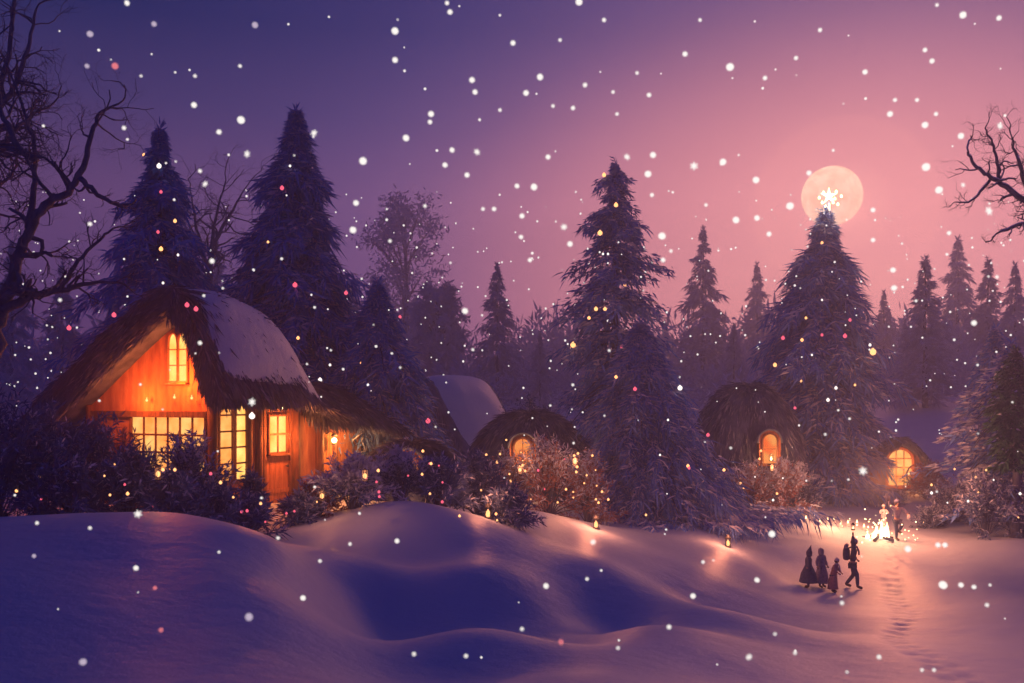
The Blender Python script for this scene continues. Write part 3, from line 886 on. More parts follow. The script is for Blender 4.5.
def ring(g, outline, wd, y0, y1, mat=0):
    """frame bar following the outline, standing proud from y0 to y1 (front)"""
    P = np.array(outline); n = len(P)
    T = np.roll(P, -1, 0) - np.roll(P, 1, 0); T /= np.linalg.norm(T, axis=1)[:, None] + 1e-9
    Nn = np.stack([T[:, 1], -T[:, 0]], 1)
    # square corners for the first two points
    O = P + Nn * wd
    c = np.array(P.mean(0))
    if True:
        O[0] = P[0] + np.array([-wd, -wd]); O[1] = P[1] + np.array([wd, -wd])
        if n == 4: O[2] = P[2] + np.array([wd, wd]); O[3] = P[3] + np.array([-wd, wd])
    V = []
    for pts_, y in ((P, y0), (O, y0), (O, y1), (P, y1)):
        V += [[a, y, b_] for a, b_ in pts_]
    Fa = []
    for i in range(n):
        j = (i + 1) % n
        for k in range(4):
            k2 = (k + 1) % 4
            Fa.append((k * n + i, k * n + j, k2 * n + j, k2 * n + i))
    g.add(V, Fa, mat)


def window(parent, outline, cols, rows, M4, pane='pane', frame='wood', name='window', fw=.06, bar=.028, dep=.07):
    """M4: 4x4 numpy placing the front-facing local frame (front is -y)"""
    P = np.array(outline)
    x0, x1, z0, z1 = P[:, 0].min(), P[:, 0].max(), P[:, 1].min(), P[:, 1].max()

    def half(z):  # extent of the opening at a height
        xs = []
        n = len(P)
        for i in range(n):
            a, b_ = P[i], P[(i + 1) % n]
            if (a[1] - z) * (b_[1] - z) <= 0 and abs(a[1] - b_[1]) > 1e-6:
                xs.append(a[0] + (b_[0] - a[0]) * (z - a[1]) / (b_[1] - a[1]))
        return (min(xs), max(xs)) if len(xs) > 1 else (x0, x1)

    def top(x):
        zs = []
        n = len(P)
        for i in range(n):
            a, b_ = P[i], P[(i + 1) % n]
            if (a[0] - x) * (b_[0] - x) <= 0 and abs(a[0] - b_[0]) > 1e-6:
                zs.append(a[1] + (b_[1] - a[1]) * (x - a[0]) / (b_[0] - a[0]))
        return max(zs) if zs else z1
    g = Geo(); ring(g, outline, fw, 0.0, -dep)
    for i in range(1, cols):
        x = x0 + (x1 - x0) * i / cols; zt = top(x)
        box(g, (x, -.032, (z0 + zt) / 2), (bar, .028, zt - z0))
    for j in range(1, rows):
        z = z0 + (z1 - z0) * j / rows; a, b_ = half(z)
        box(g, ((a + b_) / 2, -.034, z), (b_ - a, .026, bar))
    # sill
    box(g, ((x0 + x1) / 2, -dep * .5 - .03, z0 - fw - .022), (x1 - x0 + fw * 2.6, dep + .1, .045))
    gp = Geo(); prism(gp, outline, -.012, -.004)
    fo = g.build(name, M[frame], parent)
    V = np.array([v.co[:] + (1,) for v in fo.data.vertices]) @ M4.T
    fo.data.vertices.foreach_set('co', V[:, :3].ravel()); fo.data.update()
    po = gp.build('pane', M[pane], fo)
    V = np.array([v.co[:] + (1,) for v in po.data.vertices]) @ M4.T
    po.data.vertices.foreach_set('co', V[:, :3].ravel()); po.data.update()
    return fo


def M4(loc, rz=0):
    m = np.eye(4); m[:3, :3] = rotz(rz); m[:3, 3] = loc
    return m


PHI = math.radians(25)
Cx = at(212, 505, 24.0)
cz = H(Cx[0], 24) - .1
cabin = empty('thatched_cabin', (Cx[0], Cx[1], cz), 'thatched fairytale cabin with snowy roof, glowing lattice windows and orange wall', 'cabin', -PHI)
EZ = EYE - cz     # eye level in cabin coordinates
# solid body
g = Geo()
prism(g, [(-4.3, -.3), (0, -.3), (0, 3.2), (-.2, EZ + 1.3), (-.6, EZ + 2.1), (-1.05, EZ + 2.1), (-4.3, 2.75)], 0, 2.6)
prism(g, [(-4.1, -.3), (-.002, -.3), (-.002, 2.75), (-1, 3.0), (-4.1, 2.4)], 2.6, 4.5)
g.build('wall', M['plaster'], cabin)
# timbers
for (x, y, wd, zt, lean) in [(0.02, -.02, .26, 2.95, 0), (-4.25, -.03, .22, 2.8, .0), (.03, 1.32, .2, 2.9, 0), (.03, 1.72, .22, 2.9, 0), (.03, 3.25, .3, 2.9, 0), (.03, 4.4, .26, 2.8, 0)]:
    g = Geo(); tube(g, [[x, y, -.3], [x + .03, y, zt * .5], [x, y, zt]], [wd * .62, wd * .5, wd * .55], 7)
    g.build('post', M['wood'], cabin)
g = Geo(); box(g, (-2.15, -.03, 2.56), (4.1, .14, .16)); g.build('beam', M['wood'], cabin)
g = Geo(); box(g, (-2.15, -.04, .95), (4.1, .16, .14)); g.build('beam', M['wood'], cabin)
# windows on the front
def fz(py, dist=24.0): return EZ - (py - YH) / F * dist
fo = window(cabin, arch(.29, 1.22, 'point', x0=-.165), 2 if False else 1, 3, M4((-1.1, -.001, fz(381, 24.3))), 'pane_hot', 'wood_orange', fw=.045)
fo2 = window(cabin, arch(.29, 1.22, 'point', x0=.165), 1, 3, M4((-1.1, -.001, fz(381, 24.3))), 'pane_hot', 'wood_orange', fw=.04)
window(cabin, arch(2.5, 1.36, 'rect'), 6, 3, M4((-1.45, -.001, 1.12)), 'pane', 'wood', bar=.05)
# side wall windows and door (side wall is x = 0, facing +x)
S = lambda y, z: M4((.001, y, z), PI / 2)
for k in (0, 1):
    window(cabin, arch(.46, 2.1, 'point', x0=0), 1, 5 if k else 5, S(.46 + .6 * k, .86), 'pane_hot' if k else 'pane', 'wood', fw=.06, bar=.045)
# door
g = Geo()
pm = arch(1.0, 2.62, 'rect'); gdoor = Geo()
for i in range(5):
    box(gdoor, (-.4 + i * .2, -.035 - .006 * (i % 2), 1.3), (.192, .05, 2.6))
for z in (.45, 1.35): box(gdoor, (0, -.075, z), (.96, .03, .12))
do = gdoor.build('door', M['wood_orange'], cabin)
mm = S(2.45, -.02)
V = np.array([v.co[:] + (1,) for v in do.data.vertices]) @ mm.T
do.data.vertices.foreach_set('co', V[:, :3].ravel())
g = Geo(); ring(g, pm, .09, 0, -.12); dfm = g.build('door_frame', M['wood'], cabin)
V = np.array([v.co[:] + (1,) for v in dfm.data.vertices]) @ mm.T
dfm.data.vertices.foreach_set('co', V[:, :3].ravel())
window(do, arch(.72, .98, 'rect'), 2, 2, M4((.07, 2.45, 1.50), PI / 2), 'pane_hot', 'wood', fw=.05, bar=.05, dep=.06)
g = Geo(); sphere(g, (.14, 2.83, 1.1), .04); tube(g, [[.07, 2.83, 1.1], [.14, 2.83, 1.1]], .015, 6); g.build('handle', M['iron'], do)

# annex with lit front at the back of the side wall
g = Geo()
prism(g, [(-3.2, -.3), (-.25, -.3), (-.25, 2.2), (-.9, 2.7), (-1.4, 2.7), (-3.2, 1.8)], 4.5, 6.9)
g.build('annex_wall', M['plaster'], cabin)
for y in (5.5, 6.75):
    g = Geo(); tube(g, [[-.2, y, -.3], [-.18, y, 1.2], [-.2, y, 2.4]], [.13, .1, .11], 7); g.build('post', M['wood'], cabin)
for y, l_ in ((5.0, 0), (6.1, 0)):
    g = Geo()
    for i in range(5): box(g, (-.225, y - .34 + i * .17, 1.1), (.035 + .006 * (i % 2), .16, 2.2))
    g.build('wall_boarding', M['wood_orange'], cabin)

# roof


def roof_sections(top, under, ys, fn, nt_=26, nu=14, rng=R, rough=.05):
    top = np.array(top, float); under = np.array(under, float)

    def rs(P, n):
        d = np.concatenate([[0], np.cumsum(np.linalg.norm(np.diff(P, axis=0), axis=1))])
        t = np.linspace(0, d[-1], n)
        return np.stack([np.interp(t, d, P[:, 0]), np.interp(t, d, P[:, 1])], 1)
    T, U = rs(top, nt_), rs(under, nu)
    # round the corners
    for _ in range(3): T[1:-1] = (T[:-2] + 2 * T[1:-1] + T[2:]) / 4
    loops = []
    for y in ys:
        x, z, yy = fn(T[:, 0], T[:, 1], y)
        tp = np.stack([x, np.full(nt_, yy), z], 1)
        tp[1:-1, 2] += rough * np.sin(tp[1:-1, 0] * 3.1 + y * 2.3) * np.cos(y * 1.7) + rng.normal(0, rough * .3, nt_ - 2)
        x, z, yy = fn(U[:, 0], U[:, 1], y)
        un = np.stack([x, np.full(nu, yy), z], 1)
        loops.append((tp, un))
    return loops


def loft(g, loops, mat=0):
    n = len(loops[0]); V = np.concatenate(loops); m = len(loops)
    Fa = [(i * n + j, i * n + (j + 1) % n, (i + 1) * n + (j + 1) % n, (i + 1) * n + j) for i in range(m - 1) for j in range(n)]
    Fa += [tuple(range(n))[::-1], tuple((m - 1) * n + k for k in range(n))]
    g.add(V, Fa, mat, True)


def thatch_blades(g, loops, n, rng, bl=.55, bw=.05, mat=0, rows=None, lift=.12, mixlight=0.0):
    """strands lying down the slope on the upper side of the loft"""
    T = np.array([l[0] for l in loops]); m, k, _ = T.shape
    i = rng.randint(0, m - 1, n); u = rng.uniform(0, 1, n)
    j = rng.randint(0, k - 1, n); v = rng.uniform(0, 1, n)
    P = (T[i, j] * (1 - v[:, None]) + T[i, j + 1] * v[:, None]) * (1 - u[:, None]) + (T[i + 1, j] * (1 - v[:, None]) + T[i + 1, j + 1] * v[:, None]) * u[:, None]
    E = unit(T[i, j + 1] - T[i, j]); E = E * np.where(E[:, 2:] > 0, -1, 1)
    D = E + rng.normal(0, .13, (n, 3)) + np.array([0, 0, lift]) * rng.uniform(0, 1.6, (n, 1))
    li = rng.uniform(size=n) < mixlight
    blades(g, P[~li], D[~li], bl * rng.uniform(.5, 1.2, (~li).sum()), bw, mat, rng, .08)
    if li.any(): blades(g, P[li], D[li], bl * rng.uniform(.5, 1.2, li.sum()), bw, mat + 1, rng, .08)


def rim_blades(g, tp, un, n, rng, yd=-1, bl=.5, bw=.05, mixlight=.2, thick=1.0):
    """shaggy cut end of the thatch"""
    k = len(tp); a = rng.uniform(0, 1, n); b_ = rng.uniform(0, 1, n)
    t = a * (k - 1); i = np.minimum(t.astype(int), k - 2); f = (t - i)[:, None]
    A = tp[i] * (1 - f) + tp[i + 1] * f
    ku = len(un); t2 = (1 - a) * (ku - 1); i2 = np.minimum(t2.astype(int), ku - 2); f2 = (t2 - i2)[:, None]
    B = un[i2] * (1 - f2) + un[i2 + 1] * f2
    P = A * (1 - b_[:, None]) + B * b_[:, None] + np.array([0, yd * .02, 0])
    E = unit(tp[np.minimum(i + 1, k - 1)] - tp[np.maximum(i - 1, 0)]); E = E * np.where(E[:, 2:] > 0, -1, 1)
    D = E * .7 + np.array([0, yd * .45, -.45]) + rng.normal(0, .16, (n, 3))
    li = rng.uniform(size=n) < mixlight
    blades(g, P[~li], D[~li], bl * rng.uniform(.4, 1.2, (~li).sum()), bw, 0, rng, .1)
    blades(g, P[li], D[li], bl * rng.uniform(.4, 1.2, li.sum()), bw, 1, rng, .1)


def fn_main(x, z, y):
    k = 1.0 if y < 3.2 else max(.25, 1 - .33 * (y - 3.2) ** 1.4)
    sag = .045 * max(y, 0) ** 2
    zz = 2.45 + (z - 2.45) * k - sag * np.clip((z - 2.6) / 3, 0, 1)
    xx = np.where(x > -.9, -.9 + (x + .9) * (1 + .02 * y), -.9 + (x + .9) * (1 - .03 * max(y, 0)))
    return xx, zz, (y * .86 if y > 0 else y - .12)


A3 = EZ + 3.0
top = [(-6.6, 2.15), (-5.6, 2.95), (-4.3, 3.85), (-3.0, 4.75), (-1.8, A3 - .38), (-.95, A3), (-.6, A3 - .03), (-.15, A3 - .75), (.25, A3 - 1.75), (.52, A3 - 2.4), (.82, 2.98)]
under = [(.66, 2.82), (.35, 3.0), (0.16, 3.25), (-.08, EZ + 1.2), (-.5, EZ + 2.05), (-1.05, EZ + 2.05), (-2.5, EZ + 1.1), (-4.2, 2.8), (-5.4, 2.15), (-6.5, 1.75)]
ys = [-.42, -.3, -.1, .3, .9, 1.5, 2.1, 2.7, 3.2, 3.7, 4.2, 4.7, 5.1]
lo = roof_sections(top, under, ys, fn_main, rng=np.random.RandomState(5))
g = Geo(); loft(g, [np.concatenate(l) for l in lo])
roof = g.build('thatched_roof', M['thatch'], cabin)
rng = np.random.RandomState(6)
g = Geo()
thatch_blades(g, lo, 9000, rng, .5, .05, 0, mixlight=.15)
rim_blades(g, lo[0][0], lo[0][1], 5200, rng, -1, .36, .04, .14)
# hanging fringe at the right-hand eave and the rear end
for (tp, un), (tp2, un2) in zip(lo[:-1], lo[1:]):
    n = 120; f = rng.uniform(0, 1, (n, 1)); h = rng.uniform(0, 1, (n, 1))
    A = tp[-1] * (1 - f) + tp2[-1] * f; B = un[0] * (1 - f) + un2[0] * f
    blades(g, A * (1 - h) + B * h, np.array([.35, 0, -1]) + rng.normal(0, .2, (n, 3)), .22 * rng.uniform(.5, 1.2, n), .045, 0, rng)
    A = tp[0] * (1 - f) + tp2[0] * f
    blades(g, A, np.array([-.6, 0, -1]) + rng.normal(0, .2, (n, 3)), .5 * rng.uniform(.5, 1.2, n), .045, 0, rng)
rim_blades(g, lo[-1][0], lo[-1][1], 1200, rng, 1, .5, .045, .1)
g.build('straw', [M['thatch'], M['thatch_light']], roof)


def snow_shell(loops, j0, j1, i0, i1, th, rng, parent, lump=.05, name='snow_cover'):
    T = np.array([l[0] for l in loops])[i0:i1, j0:j1]
    m, k, _ = T.shape
    du = np.gradient(T, axis=0); dv = np.gradient(T, axis=1)
    Nn = unit(np.cross(du, dv)); Nn = Nn * np.where(Nn[..., 2:] < 0, -1, 1)
    edge = np.minimum.reduce([np.arange(m)[:, None] + 0 * np.arange(k), (m - 1 - np.arange(m))[:, None] + 0 * np.arange(k), np.arange(k)[None] + 0 * np.arange(m)[:, None], (k - 1 - np.arange(k))[None] + 0 * np.arange(m)[:, None]])
    e_ = np.clip(edge / 1.6, 0, 1)[..., None]
    e_ = np.sqrt(e_)
    t_ = th * e_ + lump * e_ * rng.normal(0, .5, (m, k, 1)) - .02
    V = T + Nn * t_
    V2 = T - Nn * .06
    g = Geo()
    n = m * k
    Fa = [(i * k + j, (i + 1) * k + j, (i + 1) * k + j + 1, i * k + j + 1) for i in range(m - 1) for j in range(k - 1)]
    Fb = [tuple(n + q for q in f[::-1]) for f in Fa]
    b_ = [i * k for i in range(m)] + [(m - 1) * k + j for j in range(1, k)] + [i * k + k - 1 for i in range(m - 2, -1, -1)] + [j for j in range(k - 2, 0, -1)]
    Fs = [(b_[q], n + b_[q], n + b_[(q + 1) % len(b_)], b_[(q + 1) % len(b_)]) for q in range(len(b_))]
    g.add(np.concatenate([V.reshape(-1, 3), V2.reshape(-1, 3)]), Fa + Fb + Fs, 0, True)
    o = g.build(name, M['snow'], parent)
    sb = o.modifiers.new('s', 'SUBSURF'); sb.levels = 1; sb.render_levels = 1
    return o


snow_shell(lo, 12, 25, 2, 12, .17, rng, roof)
# annex roof
top = [(-4.2, 1.7), (-3.2, 2.2), (-2.2, 2.8), (-1.2, 3.55), (-.6, 3.45), (.0, 3.1), (.45, 2.75), (.85, 2.4)]
under = [(.7, 2.3), (.2, 2.5), (-.4, 2.9), (-1.2, 3.15), (-2.4, 2.4), (-4.0, 1.55)]


def fn_annex(x, z, y):
    k = 1 if y < 6 else 1 - .3 * (y - 6)
    return x + .16 * (y - 4.5), 1.7 + (z - 1.7) * k - .06 * (y - 4.5), y


lo2 = roof_sections(top, under, [3.8, 4.3, 4.8, 5.3, 5.8, 6.3, 6.8, 7.2], fn_annex, rng=np.random.RandomState(8))
g = Geo(); loft(g, [np.concatenate(l) for l in lo2])
aroof = g.build('annex_roof', M['thatch'], cabin)
g = Geo(); thatch_blades(g, lo2, 4500, rng, .5, .05, 0, mixlight=.15); rim_blades(g, lo2[0][0], lo2[0][1], 1500, rng, -1)
for (tp, un), (tp2, un2) in zip(lo2[:-1], lo2[1:]):
    n = 130; f = rng.uniform(0, 1, (n, 1))
    blades(g, tp[-1] * (1 - f) + tp2[-1] * f, np.array([.35, 0, -1]) + rng.normal(0, .2, (n, 3)), .45 * rng.uniform(.5, 1.2, n), .04, 0, rng)
g.build('straw', [M['thatch'], M['thatch_light']], aroof)

# wall lamp on the annex
c, s_ = math.cos(-PHI), math.sin(-PHI)


def cab(x, y, z):
    return np.array([Cx[0] + x * c - y * s_, Cx[1] + x * s_ + y * c, cz + z])


g = Geo(); tube(g, [[-.2, 5.05, 1.9], [.0, 5.05, 1.98], [.12, 5.05, 1.92]], .02, 5); tube(g, [[.12, 5.05, 1.95], [.12, 5.05, 1.61]], .012, 5); lathe(g, [(.03, 0), (.09, .02), (.10, .04), (.03, .10)], (.12, 5.05, 1.83)); box(g, (.12, 5.05, 1.60), (.14, .14, .02))
wl = g.build('wall_lamp', M['iron'], cabin)
g = Geo(); sphere(g, (.12, 5.05, 1.72), .085); g.build('lamp_globe', M['lamp'], wl)
WARM = (1, .34, .09)
lamp('porch_light', cab(.42, 5.05, 1.75), 150, (1, .36, .09))
# row of hanging bulbs on the front under the gable
for (x, z) in ((-2.05, 2.92), (-.52, 2.98), (-1.1, 3.0)):
    g = Geo(); sphere(g, (0, 0, 0), .035); tube(g, [[0, 0, .03], [0, 0, .08]], .012, 5)
    p = cab(x, -.16, z)
    o = g.build('hanging_bulb', M['bulb_warm'])
    o.location = p
    tag(o, 'tiny warm bulb hanging on the orange gable wall of the cabin', 'bulb', 'bulbs on the cabin gable')
lamp('gable_light', cab(-.75, -.55, 3.45), 170, (1, .17, .025), .12)
lamp('gable_light_low', cab(-2.1, -.6, 2.95), 110, (1, .19, .03), .12)
lamp('door_light', cab(.6, 2.4, 2.0), 180, (1, .22, .04))
g = Geo(); sphere(g, (.2, 2.45, 2.72), .06); tube(g, [[.02, 2.45, 2.8], [.2, 2.45, 2.85], [.2, 2.45, 2.77]], .012, 5); g.build('door_bulb', M['lamp'], cabin)


# ------------------------------------------------------------- small huts
def dome_hut(px, py_base, D, w, h, label, win, seed, snowcap=True, windows=None, frost=.12, arch_w=.6, arch_h=1.0, win_x=0.0, win_z=.6, glowp=30, sx=1.0, face=0.0):
    """rounded mound of thatch with an arched window or doorway in a short dormer"""
    rng = np.random.RandomState(seed)
    x = (px - 512) / F * D; z = H(x, D) - .1
    if py_base is not None: z = min(z, EYE - (py_base - YH) / F * D) if False else z
    root = empty('domed_hut', (x, D, z), label, 'hut', face)
    g = Geo(); n = 40; m = 14
    V = []
    for i in range(m + 1):
        t = i / m * PI / 2
        for j in range(n):
            a = 2 * PI * j / n
            bmp = 1 + .05 * math.sin(3 * a + seed) + .04 * math.sin(7 * a + i * .6)
            V.append([math.cos(a) * w * math.cos(t) ** .8 * bmp, math.sin(a) * w * .85 * math.cos(t) ** .8 * bmp, h * math.sin(t) ** 1.0 * (1 + .02 * math.sin(5 * a))])
    Fa = [(i * n + j, i * n + (j + 1) % n, (i + 1) * n + (j + 1) % n, (i + 1) * n + j) for i in range(m) for j in range(n)]
    g.add(V, Fa, 0, True)
    V = np.array(V).reshape(m + 1, n, 3)
    dome = g.build('thatched_dome', M['thatch'], root)
    k = 5200
    i = rng.randint(0, m, k); j = rng.randint(0, n, k); u = rng.uniform(size=(k, 1))
    A = V[i, j] * (1 - u) + V[i + 1, j] * u
    u2 = rng.uniform(size=(k, 1)); A2 = V[i, (j + 1) % n] * (1 - u) + V[i + 1, (j + 1) % n] * u
    P = A * (1 - u2) + A2 * u2
    D_ = unit(V[i, j] - V[i + 1, j]) + rng.normal(0, .16, (k, 3)) + unit(P * np.array([1, 1, .3])) * rng.uniform(0, .35, (k, 1))
    fr = rng.uniform(size=k) < frost
    keep = ~((np.abs(P[:, 0] - win_x) < arch_w * .75) & (P[:, 1] < 0) & (P[:, 2] < win_z + arch_h + .15))
    g = Geo(); blades(g, P[~fr & keep], D_[~fr & keep], .5 * rng.uniform(.5, 1.2, (~fr & keep).sum()), .05, 0, rng, .1)
    blades(g, P[fr & keep], D_[fr & keep], .5 * rng.uniform(.5, 1.2, (fr & keep).sum()), .05, 1, rng, .1)
    g.build('straw', [M['thatch'], M['thatch_light']], dome)
    if snowcap:
        mm_ = 9
        T = [(V[m - q] * np.array([1, 1, 1]) + np.array([0, 0, 0])) for q in range(mm_)]
        g = Geo(); VV = []
        for q in range(mm_):
            th = .14 * (1 - (q / (mm_ - 1)) ** 3) + .03 * math.sin(q)
            a = unit(V[m - q] * np.array([1, 1, 1.2]) + 1e-6)
            VV.append(V[m - q] * (1 - (0.0 if q < mm_ - 1 else .06)) + a * (th if q < mm_ - 1 else -.02))
        VV = np.array(VV)
        for j in range(n): VV[-2:, j] += (V[m - mm_ + 1, j] - V[m - mm_ + 3, j]) * (.6 * math.sin(j * .9) + .4 * math.sin(j * 2.3 + 1))
        Fa = [(q * n + j, (q + 1) * n + j, (q + 1) * n + (j + 1) % n, q * n + (j + 1) % n) for q in range(mm_ - 1) for j in range(n)]
        g.add(VV.reshape(-1, 3), Fa, 0, True)
        g.build('snow_cap', M['snow'], dome)
    # dormer
    yf = -w * .85 * math.sqrt(max(0.05, 1 - (win_x / w) ** 2)) * .97
    ol = arch(arch_w + .34, arch_h + .26, 'round', 12, win_x, win_z - .1)
    g = Geo(); prism(g, ol, yf - .10, yf + 1.2)
    g.build('dormer', M['wood_orange'], root)
    window(root, arch(arch_w, arch_h, 'round', 12), win[0], win[1], M4((win_x, yf - .101, win_z)), win[2], 'wood', fw=.07, bar=.03)
    g = Geo()
    a_ = np.linspace(-.15, PI + .15, 16)
    rr = (arch_w + .34) / 2 + .06; zc = win_z - .1 + arch_h + .26 - (arch_w + .34) / 2
    tube(g, np.stack([win_x + rr * np.cos(a_), np.full(16, yf - .12), zc + rr * np.sin(a_)], 1), .06, 6)
    g.build('lintel', M['thatch'], root)
    # lantern in front of the window
    g = Geo(); box(g, (win_x, yf - .32, win_z + arch_h * .1), (.16, .16, .02)); lathe(g, [(.10, 0), (.03, .08), (.01, .1)], (win_x, yf - .32, win_z + arch_h * .1 + .22), 8)
    for dx in (-.07, .07):
        for dy in (-.07, .07): box(g, (win_x + dx, yf - .32 + dy, win_z + arch_h * .1 + .11), (.012, .012, .22))
    lo_ = g.build('lantern', M['iron'], root)
    g = Geo(); lathe(g, [(.02, 0), (.045, .05), (.03, .11), (.004, .17)], (win_x, yf - .32, win_z + arch_h * .1 + .015), 8); g.build('lantern_flame', M['lamp'], lo_)
    if glowp:
        p = np.array([win_x, yf - .62, win_z + arch_h * .35]); p = rotz(face) @ p + np.array([x, D, z])
        lamp('hut_light', p, glowp, (1, .36, .10), .1)
    return root


dome_hut(530, None, 36, 2.5, 3.2, 'domed thatched hut with an amber lantern window, below the big dark bush', (2, 2, 'pane_soft'), 41, False, win_x=-.3, arch_w=.58, arch_h=1.15, win_z=1.15, glowp=75, frost=.3)
dome_hut(748, None, 41.5, 2.6, 5.0, 'tall thatched mound with an arched lantern window against the starlit spruce', (1, 2, 'pane_soft'), 42, False, win_x=.35, arch_w=.55, arch_h=1.2, win_z=1.75, glowp=60, frost=.4)
dome_hut(412, None, 28.3, 1.6, 1.8, 'low thatched mound with a small glowing doorway under the sweeping spruce boughs', (3, 3, 'pane_soft'), 43, False, win_x=0, arch_w=.62, arch_h=.75, win_z=.75, glowp=40, frost=.1)

# little gabled cottage beside the path
D = 47.0
x = (898 - 512) / F * D; z = H(x, D) - .1
cot = empty('gabled_cottage', (x, D, z), 'little gabled cottage with a round topped glowing window at the end of the path', 'cottage', -.08)
eh = .75; ah = 2.55
g = Geo(); prism(g, [(-1.35, -.4), (1.35, -.4), (1.35, 1.2), (.9, 1.95), (0, 2.45), (-.9, 1.95), (-1.35, 1.2)], 0, 2.6)
g.build('wall', M['wood'], cot)
window(cot, arch(1.12, 1.75, 'round', 14), 3, 4, M4((.05, -.12, .42)), 'pane', 'wood_orange', fw=.12, bar=.045)
g = Geo(); prism(g, arch(1.36, 1.9, 'round', 14, .05, .3), -.118, .05); g.build('window_surround', M['wood_orange'], cot)
tp = [(-2.15, .75), (-1.65, 1.35), (-1.1, 2.05), (-.4, 2.72), (0, 2.9), (.4, 2.72), (1.1, 2.0), (1.6, 1.35), (2.0, .85)]
un = [(1.85, .8), (1.45, 1.25), (.95, 1.85), (0, 2.5), (-.95, 1.85), (-1.45, 1.25), (-2.0, .7)]
lo3 = roof_sections(tp, un, [-.5, -.2, .3, .9, 1.5, 2.1, 2.7, 3.0], lambda a, b_, y: (a, b_ - .03 * max(0, y), y), 20, 12, rng=np.random.RandomState(9))
g = Geo(); loft(g, [np.concatenate(l) for l in lo3]); cr_ = g.build('thatched_roof', M['thatch'], cot)
g = Geo(); thatch_blades(g, lo3, 2600, rng, .42, .06, 0, mixlight=.3); rim_blades(g, lo3[0][0], lo3[0][1], 1500, rng, -1, .35, .05, .3)
g.build('straw', [M['thatch'], M['thatch_light']], cr_)
snow_shell(lo3, 3, 17, 2, 7, .12, rng, cr_)
lamp('cottage_light', (x + .05, D - 1.0, z + 1.3), 90, (1, .3, .07), .15)
# cart wheel leaning at the cottage
D = 45.6
x2 = (918 - 512) / F * D; z2 = H(x2, D)
g = Geo(); a_ = np.linspace(0, 2 * PI, 21)
tube(g, np.stack([.5 * np.cos(a_), np.zeros(21), .5 + .5 * np.sin(a_)], 1), .045, 6, cap=False)
for q in range(8): tube(g, [[0, 0, .5], [.48 * math.cos(q * PI / 4), 0, .5 + .48 * math.sin(q * PI / 4)]], .025, 5)
sphere(g, (0, 0, .5), .09)
o = g.build('cart_wheel', M['wood_orange']); o.location = (x2, D, z2 + .5); o.rotation_euler = (-.15, 0, -.3); tag(o, 'old wooden spoked wheel leaning beside the little gabled cottage', 'wheel')

# snow roofed house behind the sweeping boughs
D = 46.0
x = (425 - 512) / F * D; z = H(x, D) - .1
hs = empty('snow_roofed_house', (x, D, z), 'half hidden house with a long steep snow roof beside the sweeping boughs', 'house', -.65)
hh = (EYE - (372 - YH) / F * D) - z
g = Geo(); prism(g, [(-1.9, -.4), (1.9, -.4), (1.9, 1.3), (0, hh - .5), (-1.9, 1.3)], 0, 4); g.build('wall', M['wood'], hs)
tp = [(-3.2, .6), (-2.1, 1.6), (-1.1, hh - 1.1), (-.3, hh - .1), (0, hh), (.4, hh - .15), (1.1, hh - 1.1), (2.0, hh - 2.5), (3.2, .45)]
un = [(3.0, .4), (1.9, 1.25), (0, hh - .55), (-1.9, 1.25), (-3.0, .5)]
lo4 = roof_sections(tp, un, [-.6, -.2, .4, 1.2, 2.0, 2.8, 3.6, 4.3], lambda a, b_, y: (a, b_, y), 22, 12, rng=np.random.RandomState(10))
g = Geo(); loft(g, [np.concatenate(l) for l in lo4]); r4 = g.build('thatched_roof', M['thatch'], hs)
g = Geo(); rim_blades(g, lo4[0][0], lo4[0][1], 1800, rng, -1, .5, .06, .3); g.build('straw', [M['thatch'], M['thatch_light']], r4)
snow_shell(lo4, 3, 21, 1, 8, .2, rng, r4)

# ------------------------------------------------------ star, moon, campfire
rt, ft, zg = TREES['t4']
p = at(829, 196, 44)
g = Geo()
V = []
for i in range(10):
    a = PI / 2 + i * PI / 5; r = .42 if i % 2 == 0 else .13
    V.append([r * math.cos(a), 0, r * math.sin(a)])
V += [[0, -.09, 0], [0, .09, 0]]
g.add(V, [(i, (i + 1) % 10, 10) for i in range(10)] + [((i + 1) % 10, i, 11) for i in range(10)])
tube(g, [[0, 0, -.35], [0, 0, -.75]], .05, 6)
o = g.build('tree_star', M['star']); o.location = p; tag(o, 'golden glowing star on the tip of the weeping spruce', 'star')
lamp('star_light', p + np.array([0, -.5, .1]), 160, (1, .6, .35), .3)

for k, (dx, dz) in enumerate(((-.5, -.12), (.52, -.05), (.36, -.42), (-.2, -.5), (.28, .16), (-.3, .12), (.14, -.34), (-.36, -.34), (.22, -.16))):  # bulbs added round the star to imitate its soft glow
    g = Geo(); sphere(g, (0, 0, 0), .06, 8, 6); tube(g, [[0, 0, .05], [0, 0, .09]], .015, 5)
    o = g.build('fairy_light', M['lamp']); o.location = p + np.array([dx, -.15, dz]); tag(o, 'bright golden bulb added round the star on the spruce tip to imitate its glow', 'fairy light', 'golden bulbs added round the star')
g = Geo(); MD = 1400.0
mp_ = at(832, 196, MD); sphere(g, (0, 0, 0), 29.5 / F * MD, 48, 32)
o = g.build('moon', M['moon']); o.location = mp_; tag(o, 'pale rose full moon behind the star on the spruce', 'moon')

